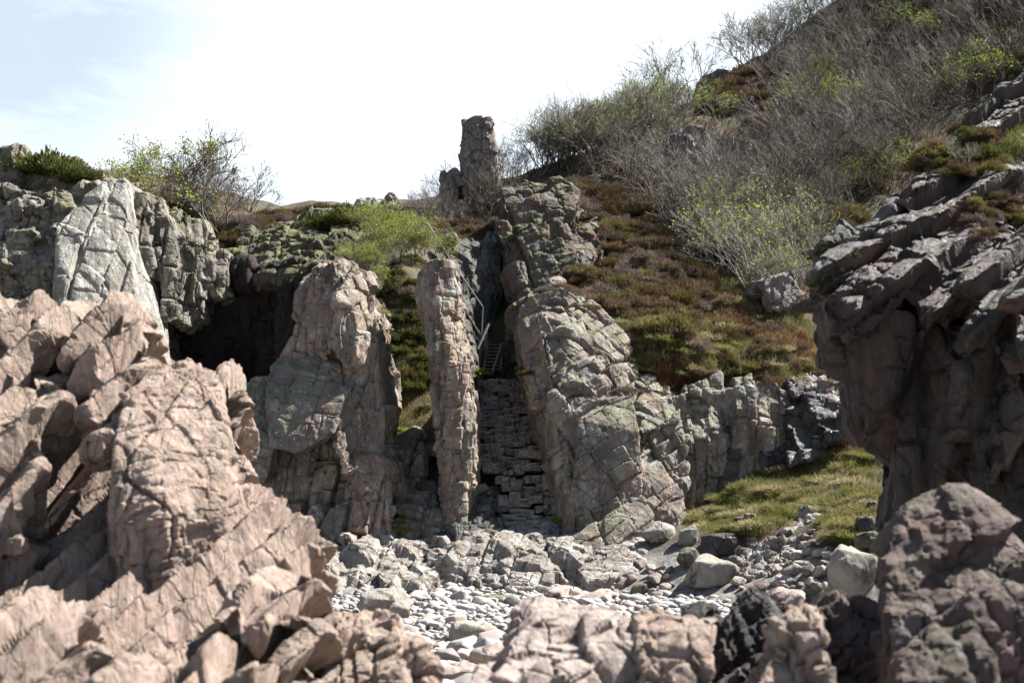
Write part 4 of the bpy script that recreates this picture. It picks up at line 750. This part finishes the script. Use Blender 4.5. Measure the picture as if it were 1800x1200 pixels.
# ------------------------------------------------------------------ stones
def bould(name, px, py, wpx, hpx, mat, label, cat='boulder', seed=1, flat=0, on='beach', voxel=.025, dpt=None, tilt=0.0, cub=.5, group=None, lay=None):
    hb_ = hray(px, py)
    if on == 'beach' and hb_ is not None and hb_.y < 2.0 / max(.02, -(ray(px, py).z / ray(px, py).y)): on = 'hill'
    if on == 'beach': Y = 2.0 / max(.02, -(ray(px, py).z / ray(px, py).y)); G = P(px, py, Y)
    else: G = hray(px, py)
    if G is None: return
    m = G.y / F; w_, h_ = wpx * m, hpx * m; d_ = dpt or w_ * .8; rr3 = random.Random(seed)
    pts = []
    for k in range(26):
        v = Vector((rr3.gauss(0, 1), rr3.gauss(0, 1), rr3.gauss(0, 1))).normalized()
        v = Vector([math.copysign(abs(c) ** (cub + .5), c) for c in v]); v *= rr3.uniform(.8, 1.05) / max(abs(c) for c in v) ** .35
        pts.append(Vector((v.x * w_ * .52, v.y * d_ * .5, v.z * h_ * .58)))
    rm = Matrix.Rotation(tilt, 3, 'Y')
    def f(bm):
        hull(bm, [rm @ p + G + Vector((0, d_ * .3, h_ * .42)) for p in pts])
    s_ = max(w_, .3)
    return rock(name, [f], mat, min(voxel, s_ / 22), lay or [((s_ * .6, s_ * .6, s_ * .4), (.2, .4, rr3.uniform(0, 1)), s_ * .05, s_ * .10, s_ * .015, .03, .2)], s_ * .02, 2.5 / s_, label, cat, seed=seed, smooth=True, group=group)
for a in [
 (1256, 1032, 100, 58, 'boul', 'big rounded pale grey boulder with a pink shaded side on the shingle', 3, .45), (1268, 978, 86, 42, 'wet', 'flat-topped dark block standing behind the rounded pale boulder', 4, .3), (1212, 1000, 46, 38, 'mossy', 'green mossy wedge of rock left of the rounded pale boulder', 5, .4),
 (1024, 1064, 126, 30, 'pink', 'long flat pinkish slab lying on the shingle, middle of the beach', 6, .3), (672, 1084, 104, 48, 'boul', 'smooth rounded pale boulder at the left edge of the shingle', 7, .6), (700, 1090, 40, 34, 'boul', 'small angular block leaning on the smooth rounded boulder', 8, .4),
 (1506, 1060, 92, 104, 'boul', 'tall greenish grey boulder in front of the right-hand cliff foot', 9, .5), (1402, 1078, 118, 44, 'pink', 'pink boulder with a shaded cleft behind the foreground rocks on the right', 10, .4), (832, 1134, 92, 40, 'boul', 'wedge-shaped grey boulder half buried in the pebbles', 11, .35),
 (868, 1184, 104, 48, 'pink', 'bright white sloping boulder in the nearest pebbles', 12, .35), (800, 1210, 100, 40, 'pink', 'flat white boulder cut by the bottom edge of the photo', 13, .3), (872, 1062, 60, 18, 'mossy', 'low dark green rock in the middle of the shingle', 14, .5),
 (1128, 1046, 48, 20, 'mossy', 'low yellowish green rock at the top of the shingle', 15, .4), (1392, 1016, 44, 30, 'boul', 'smooth grey rounded stone on the scree below the grass', 16, .6)]:
    bould('boulder', a[0], a[1], a[2], a[3], M[a[4]], a[5], seed=a[6], cub=a[7], on='beach' if a[1] > 1010 else 'hill')
for a in [(1530, 966, 50, 32, 'mossy', 'yellowish rounded boulder above the tall greenish boulder'), (1528, 936, 42, 32, 'wet', 'dark square block on the grass beside the right-hand cliff'), (1534, 904, 24, 26, 'wet', 'small upright grey block above the dark square block'),
  (1212, 960, 36, 40, 'boul', 'grey rounded boulder at the left end of the grass slope'), (1318, 906, 26, 14, 'stack', 'topmost of the three small stones on the grass'), (1300, 922, 22, 16, 'nearR', 'brownish small stone, lowest of three on the grass'), (1320, 918, 24, 18, 'stack', 'grey small stone, rightmost of three on the grass'), (1270, 908, 20, 14, 'stack', 'lone small stone half sunk in the grass'), (1145, 612, 16, 26, 'pale', 'small white leaning stone on the slope above the domed face'),
  (1160, 955, 60, 36, 'ledge', 'pale angular boulder lying on the slanting shore slab')]:
    bould('boulder', a[0], a[1], a[2], a[3], M[a[4]], a[5], seed=int(a[0]), cub=.4, on='hill')
rock('scree_outcrop', [([(1292, 1005, 19.4), (1340, 955, 19.9), (1400, 915, 20.4), (1470, 898, 20.6), (1475, 925, 20.0), (1430, 965, 19.2), (1380, 1005, 18.8), (1330, 1020, 18.8)], .8, -2.2), ([(1400, 925, 20.2), (1440, 905, 20.4), (1480, 960, 19), (1430, 1010, 18.6), (1400, 1000, 18.7)], .6, -2.2)],
  M['ledge'], .03, [((.5, .4, .25), (.2, -.5, .3), .18, .2, .08, .04, .3), ((.18, .2, .12), (.1, -.4, .3), .07, .08, .03, .03, .3)], .06, 1.5, 'broken pale rock strip slanting up through the grass on the right', 'rock outcrop', seed=61)

# pebbles
def ico(sub):
    bm = bmesh.new(); bmesh.ops.create_icosphere(bm, subdivisions=sub, radius=1)
    v = np.array([tuple(x.co) for x in bm.verts], np.float32); f = np.array([[q.index for q in p.verts] for p in bm.faces], np.int32); bm.free(); return v, f
def peb_mat():
    m, t, b = newmat('pebble_stone'); g = N(t, 'ShaderNodeNewGeometry'); ip = g.outputs['Random Per Island']; oi = N(t, 'ShaderNodeObjectInfo')
    rp = N(t, 'ShaderNodeValToRGB'); e = rp.color_ramp.elements; e[0].color = (.22, .20, .185, 1); e[1].color = (.44, .42, .395, 1)
    for p_, c_ in ((.3, (.36, .335, .31, 1)), (.55, (.42, .33, .29, 1)), (.7, (.24, .25, .255, 1))): k = e.new(p_); k.color = c_
    Lk(t, mth(t, 'FRACT', mth(t, 'ADD', ip, oi.outputs['Random'])), rp.inputs[0])
    c = mixc(t, mth(t, 'MULTIPLY', noise(t, g.outputs['Position'], 25, 5, .7, .4, .7), .4), rp.outputs[0], (.25, .23, .21))
    Lk(t, c, b.inputs['Base Color']); b.inputs['Roughness'].default_value = .7
    bp = N(t, 'ShaderNodeBump', i={'Strength': .6, 'Distance': .01}); Lk(t, noise(t, g.outputs['Position'], 30, 6, .7), bp.inputs['Height']); Lk(t, bp.outputs[0], b.inputs['Normal']); return m
M['peb'] = peb_mat()
iv, if_ = ico(1); g = np.random.default_rng(3); n = 11000
PX = g.uniform(-5.2, 6.2, n); PY = 8 + 13.5 * g.uniform(0, 1, n) ** .9; rad = np.clip(g.lognormal(-3.0, .42, n), .025, .12)
ang = g.uniform(0, 6.28, n); sc3 = np.stack([rad * g.uniform(.9, 1.5, n), rad * g.uniform(.8, 1.2, n), rad * g.uniform(.45, .8, n)], 1)
V = iv[None] * (1 + g.normal(0, .10, (n, len(iv), 1))) * sc3[:, None, :]
ca, sa = np.cos(ang)[:, None], np.sin(ang)[:, None]; V = np.stack([V[..., 0] * ca - V[..., 1] * sa, V[..., 0] * sa + V[..., 1] * ca, V[..., 2]], -1)
V += np.stack([PX, PY, beach_h(PX, PY) + rad * .25 + g.uniform(0, .03, n)], 1)[:, None, :]
o = link('pebbles', mesh_np('pebbles', V.reshape(-1, 3), (if_[None] + (np.arange(n) * len(iv))[:, None, None]).reshape(-1, 3), True), M['peb']); tag(o, 'small pale rounded pebbles covering the beach', 'pebbles', kind='stuff')
# the larger beach stones, one by one
iv2, if2 = ico(3); protos = []
for k in range(10):
    bm = bmesh.new(); rr3 = random.Random(k)
    hull(bm, [Vector([math.copysign(abs(c) ** .6, c) for c in Vector((rr3.gauss(0, 1), rr3.gauss(0, 1), rr3.gauss(0, 1))).normalized()]) for _ in range(18)])
    me = bpy.data.meshes.new('beach_stone'); bm.to_mesh(me); bm.free(); o = bpy.data.objects.new('t', me); COL.objects.link(o)
    md = o.modifiers.new('r', 'REMESH'); md.mode = 'VOXEL'; md.voxel_size = .16; md.use_smooth_shade = True; sm = o.modifiers.new('s', 'SMOOTH'); sm.factor = .6; sm.iterations = 2
    me = bake(o, None); me.name = 'beach_stone'; me.materials.clear(); me.materials.append(M['peb']); bpy.data.objects.remove(o); protos.append(me)
cnt = 0
while cnt < 280:
    py_ = 1050 + 170 * r.random(); px_ = r.uniform(640, 1450); Y_ = 4000.0 / (py_ - 845)
    if px_ > 960 and py_ > 1075: continue
    q = P(px_, py_, Y_); z = float(beach_h(np.array([q.x]), np.array([q.y]))[0]); s_ = r.choice([.07, .08, .09, .10, .11, .13, .16, .2 if py_ > 1110 else .1])
    o = bpy.data.objects.new('beach_stone', protos[cnt % 10]); COL.objects.link(o); o.location = (q.x, q.y, z + s_ * .4); o.scale = (s_ * r.uniform(.9, 1.4), s_, s_ * r.uniform(.5, .8)); o.rotation_euler = (r.uniform(-.3, .3), r.uniform(-.3, .3), r.uniform(0, 6))
    tag(o, 'pale rounded stone larger than the pebbles around it on the beach', 'stone', 'larger stones on the pebble beach'); cnt += 1
# rubble on scree and at ledge foot
for poly, nn, s0, s1, lab, grp in [([(1290, 960), (1450, 930), (1500, 990), (1460, 1040), (1300, 1040), (1280, 985)], 75, .05, .13, 'angular grey stone of the scree between the grass and the shingle', 'scree stones'), ([(800, 850), (870, 860), (900, 960), (820, 960)], 26, .10, .26, 'loose dark stone beside the foot of the stone steps', 'loose stones by the steps'), ([(690, 900), (770, 900), (790, 945), (700, 945)], 14, .1, .25, 'loose block at the foot of the grassy gap', 'loose blocks in the gap'), ([(960, 1000), (1010, 960), (1190, 1000), (1180, 1045), (980, 1045)], 40, .06, .16, 'small rubble stone at the foot of the slanting slab', 'rubble stones')]:
    for x, y in sample(poly, nn, r, 6):
        h = hray(x, y)
        if h is None: continue
        s_ = r.uniform(s0, s1); o = bpy.data.objects.new('loose_stone', r.choice(loose)) if 'loose' in globals() else None
        if o is None:
            loose = []
            for k in range(6):
                me = protos[k].copy(); me.materials.clear(); me.materials.append(M['step'] if k % 2 else M['stack']); loose.append(me)
            o = bpy.data.objects.new('loose_stone', loose[0])
        COL.objects.link(o); o.location = h + Vector((0, 0, s_ * .3)); o.scale = (s_ * 1.2, s_, s_ * .7); o.rotation_euler = (r.uniform(-.4, .4), r.uniform(-.4, .4), r.uniform(0, 6)); tag(o, lab, 'stone', grp)

# ------------------------------------------------------------------ stone steps
st = empty('stone_staircase', P(930, 930, 22.6)); tag(st, 'rough dry-laid stone steps climbing the dark gully between pillar and domed face', 'stone steps')
blk = []
for k in range(9):
    rr3 = random.Random(60 + k); bm = bmesh.new()
    hull(bm, [Vector((sx * .5 * rr3.uniform(.72, 1), sy * .5 * rr3.uniform(.7, 1), sz * .5 * rr3.uniform(.6, 1))) for sx in (-1, 1) for sy in (-1, 1) for sz in (-1, 1) for _ in (0, 1, 2)])
    me = bpy.data.meshes.new('step_stone'); bm.to_mesh(me); bm.free(); o = bpy.data.objects.new('t', me); COL.objects.link(o)
    md = o.modifiers.new('r', 'REMESH'); md.mode = 'VOXEL'; md.voxel_size = .05; gm = o.modifiers.new('g', 'NODES'); gm.node_group = rock_group('step_stone', .05, [((.3, .3, .3), (.1, .2, .3), .06, .12, 0, .1, .3)], .07, 2.6, k)
    me = bake(o, None); me.name = 'step_stone'; me.materials.clear(); me.materials.append(M['step']); bpy.data.objects.remove(o); blk.append(me)
rows = [(926 - 12.5 * i + r.uniform(-2, 2), 22.7 + .16 * i, 880 - 1.5 * i, 992 - 3.0 * i) for i in range(8)] + [(820 - 10.2 * i + r.uniform(-2, 2), 24.1 + .215 * i, 856 - 1.9 * i, 953 - 2.2 * i) for i in range(16)]
for i, (yy, Yd, xa, xb) in enumerate(rows):
    xa += r.uniform(-10, 12); xb += r.uniform(-10, 10); a_ = P(xa, yy, Yd); b_ = P(xb, yy, Yd); nst = r.choice([3, 4, 4, 5]); cuts = [0]
    for j in range(1, nst): cuts.append((j + r.uniform(-.42, .42)) / nst)
    cuts.append(1)
    for j in range(nst):
        x0 = a_.x + (b_.x - a_.x) * cuts[j]; x1 = a_.x + (b_.x - a_.x) * cuts[j + 1]; hh = r.uniform(.09, .17); wd_ = max(.12, (x1 - x0) * r.uniform(.9, 1.08))
        o = bpy.data.objects.new('step_stone', r.choice(blk)); COL.objects.link(o); o.parent = st
        o.location = Vector(((x0 + x1) / 2, Yd + .22 + r.uniform(-.12, .10), a_.z - .07 + r.uniform(-.04, .03) + .03 * math.sin(j * 2 + i))) - st.location
        o.scale = (wd_ * 1.12, .5 * r.uniform(.8, 1.3), hh * 1.35); o.rotation_euler = (r.uniform(-.12, .12), r.uniform(-.13, .13), r.uniform(-.3, .3))
# ------------------------------------------------------------------ wooden stair and rails
M['timber'] = flat_mat('weathered_timber', (.16, .145, .13), (.10, .09, .08), 8, .85)
M['metal'] = flat_mat('dull_grey_metal', (.34, .35, .37), (.26, .26, .28), 10, .45)
def beam(name, a, b, wd, th, mat, parent):
    a = Vector(a); b = Vector(b); d = b - a; bm = bmesh.new(); bmesh.ops.create_cube(bm, size=1)
    bmesh.ops.scale(bm, vec=(wd, th, d.length), verts=bm.verts); bmesh.ops.bevel(bm, geom=list(bm.edges), offset=min(wd, th) * .15, segments=1, affect='EDGES')
    me = bpy.data.meshes.new(name); bm.to_mesh(me); bm.free(); o = link(name, me, mat, parent); o.rotation_mode = 'QUATERNION'; o.rotation_quaternion = d.to_track_quat('Z', 'Y'); o.location = (a + b) / 2 - (parent.location if parent else Vector()); return o
ws = empty('wooden_stair', P(868, 655, 28.0)); tag(ws, 'short steep wooden stair in the dark at the top of the stone steps', 'wooden stair')
B0, B1, T0, T1 = P(850, 652, 27.8), P(880, 652, 27.8), P(858, 604, 28.9), P(884, 604, 28.9)
for i in range(8):
    f = (i + .5) / 8; beam('tread', B0.lerp(T0, f), B1.lerp(T1, f), .20, .035, M['timber'], ws)
beam('stringer', B0, T0, .05, .07, M['timber'], ws); beam('stringer', B1, T1, .05, .07, M['timber'], ws)
beam('handrail', P(866, 654, 27.3), P(882, 604, 28.3), .045, .06, M['timber'], ws); beam('post', P(883, 604, 28.3), P(883, 630, 28.6), .06, .06, M['timber'], ws)
beam('post', P(855, 584, 28.4), P(853, 616, 28.4), .07, .07, M['timber'], ws); beam('post', P(844, 598, 28.2), P(843, 640, 28.2), .06, .06, M['timber'], ws)
tb = empty('timber_handrail', P(840, 610, 27.6)); tag(tb, 'broken grey timber rail slanting beside the wooden stair', 'timber rail'); beam('rail', P(859, 569, 27.9), P(839, 614, 27.5), .06, .05, M['timber'], tb); beam('plank', P(814, 545, 27.6), P(848, 598, 27.9), .16, .05, M['timber'], tb)
def pipe(name, pts, rad_, mat, parent):
    segs = [(*(pts[i] - parent.location), *(pts[i + 1] - parent.location), rad_, rad_) for i in range(len(pts) - 1)]; return link(name, mesh_np(name, *tubes(segs, 6), True), mat, parent)
mr_ = empty('metal_handrail', P(741, 412, 27.2)); tag(mr_, 'thin grey metal handrail with a curved top end running down into the gully', 'handrail')
pipe('rail', [P(x, y, Yd) for x, y, Yd in [(741, 416, 26.6), (740.5, 402, 26.6), (742, 394, 26.6), (746, 390, 26.6), (751, 392, 26.6), (757, 400, 26.6), (765, 414, 26.6), (772, 425, 26.7), (792, 458, 26.9), (815, 490, 27.1), (832, 515, 27.3), (848, 538, 27.6)]], .015, M['metal'], mr_)
pipe('post', [P(815, 490, 27.1), P(814, 548, 27.3)], .017, M['metal'], mr_); pipe('post', [P(849, 538, 27.6), P(846, 602, 27.8)], .017, M['metal'], mr_)

gl_t = sprigs('tuft_leaves', 1200, .4, .3, .12, .014, 77); gl_t.materials.append(M['glf'])
for x, y, Yd in [(962, 514, 25.0), (985, 508, 25.2), (1006, 516, 25.2), (1035, 545, 25.2), (1070, 590, 24.9), (1130, 695, 23.9), (1160, 700, 24.0), (1100, 690, 23.6)]:
    o = bpy.data.objects.new('heather_clump', heath['hb' if x % 2 else 'hp'][0]); COL.objects.link(o); o.location = P(x, y, Yd); o.scale = (.7, .6, .4); tag(o, 'brown heather clump draped over the top of the domed rock face', 'heather', 'heather on the domed face')
bpy.context.view_layer.update(); dg_ = bpy.context.evaluated_depsgraph_get()
def hit(x, y, Yd):
    ok, lc_, *_ = scene.ray_cast(dg_, Vector((0, 0, 0)) + ray(x, y) * 14, ray(x, y)); return lc_ if ok and lc_.y < Yd + 4 else P(x, y, Yd)
for x, y, Yd in [(838, 655, 27.2), (850, 660, 27.4), (832, 665, 26.8), (905, 645, 27.8), (918, 650, 27.6), (925, 660, 27.2), (865, 838, 23.6), (872, 862, 23.2), (700, 920, 22.4), (708, 935, 22.2), (982, 918, 22.0), (706, 760, 24.0), (745, 720, 24.4)]:
    o = bpy.data.objects.new('green_tuft', heath['dk'][0] if x % 2 else gl_t); COL.objects.link(o); o.location = hit(x, y, Yd); s_ = r.uniform(.35, .6); o.scale = (s_, s_, s_ * .7); tag(o, 'small green plant tuft rooted in a shaded crevice of the central gullies', 'plant', 'small plants in the shaded gullies')
for poly, nn, gp, sa, sb, lab, grp in (([(1560, -30), (1830, -70), (1830, 110), (1660, 150), (1560, 60)], 26, 26, 1.5, 2.6, 'dark evergreen bush among the bare shrubs in the top right corner', 'evergreen bushes of the top right corner'), ([(1080, 300), (1300, 350), (1560, 240), (1560, 340), (1420, 440), (1150, 370)], 26, 30, .9, 1.7, 'low dark brown bush showing between the bare shrubs on the middle of the hill', 'low dark bushes in the thicket')):
    for x, y in sample(poly, nn, r, gp):
        h = hray(x, y)
        if h is None: continue
        o = bpy.data.objects.new('thicket_bush', r.choice(heath['dk' if gp == 26 else r.choice(['hb', 'hb', 'ho'])])); COL.objects.link(o); s_ = r.uniform(sa, sb); o.location = h - Vector((0, 0, .05)); o.scale = (s_ * 1.2, s_, s_ * 1.1); o.rotation_euler = (0, 0, r.uniform(0, 6)); tag(o, lab, 'bush', grp)
tus = {}
for c_ in ('grass', 'straw'):
    tus[c_] = [sprigs('tussock_blades', 2400, .34, .16, .12, .005, 40 + j + (c_ == 'straw') * 5, .1, .25) for j in range(3)]
    for me in tus[c_]: me.materials.append(M[c_])
for poly, nn, gp, lab, grp in ((low, 85, 11, 'rounded grass tussock on the green slope below the rock columns', 'tussocks below the rock columns'), (mid_, 45, 18, 'grass tussock on the heath slope above the rock columns', 'tussocks above the rock columns'), ([(1010, 530), (1060, 545), (1130, 640), (1180, 700), (1120, 690), (1050, 610)], 28, 12, 'small pale tussock along the upper edge of the domed rock face', 'tussocks along the dome edge')):
    for x, y in sample(poly, nn, r, gp):
        h = hray(x, y)
        if h is None: continue
        o = bpy.data.objects.new('grass_tussock', r.choice(tus[r.choice(['grass', 'straw', 'straw'] if gp != 11 else ['grass', 'straw'])])); COL.objects.link(o); o.location = h - Vector((0, 0, .04)); s_ = r.uniform(.6, 1.3) * (.6 if nn == 28 else .9)
        o.scale = (s_ * 1.3, s_, s_ * .8); o.rotation_euler = (.2, 0, r.uniform(0, 6)); tag(o, lab, 'grass tussock', grp)
# ------------------------------------------------------------------ plants on the near cliff
nc = next(o for o in COL.objects if o.name == 'near_cliff'); me_ = nc.data
NB = BVHTree.FromPolygons([v.co[:] for v in me_.vertices], [p.vertices[:] for p in me_.polygons])
def nray(x, y): return NB.ray_cast(Vector((0, 0, 0)), ray(x, y))[0]
heather([(1600, 250), (1640, 222), (1700, 225), (1755, 255), (1760, 300), (1700, 310), (1620, 290)], 46, 9, .34, .5, ['hb', 'dk', 'ho'], 'dark brown heather tuft of the big cushion on top of the near cliff', 'heather cushion on the near cliff', nray, 'heather_tuft')
heather([(1700, 350), (1800, 340), (1800, 410), (1710, 420)], 22, 10, .26, .4, ['hb', 'ho', 'hp'], 'small brown heather tuft on the slanting ledge of the near cliff', 'heather on the near cliff ledge', nray, 'heather_tuft')
heather([(1420, 420), (1560, 400), (1580, 470), (1500, 540), (1430, 520)], 30, 12, .07, .12, ['dk'], 'dark green shaggy lichen tuft on the overhanging nose of the near cliff', 'lichen tufts on the near cliff nose', nray, 'lichen_tuft')
cover('cliff_grass', [([(1765, 235), (1800, 225), (1800, 270), (1770, 275)], 260), ([(1600, 240), (1660, 215), (1700, 215), (1640, 235)], 160)], .10, .004, M['grass'], 'short green grass growing on ledges of the near cliff', 15, .4, nray)
for k, (x, y, lab) in enumerate([(1690, 300, 'dead pale leafless root bush sticking out below the heather cushion'), (1780, 345, 'dead pale leafless twig bush at the right edge below the grass')]):
    h = nray(x, y)
    if h is not None: plant('dead_bush', h + Vector((0, -.12, 0)), 2 + k, .17, lab, 'bush', None, None, k, wood=True)
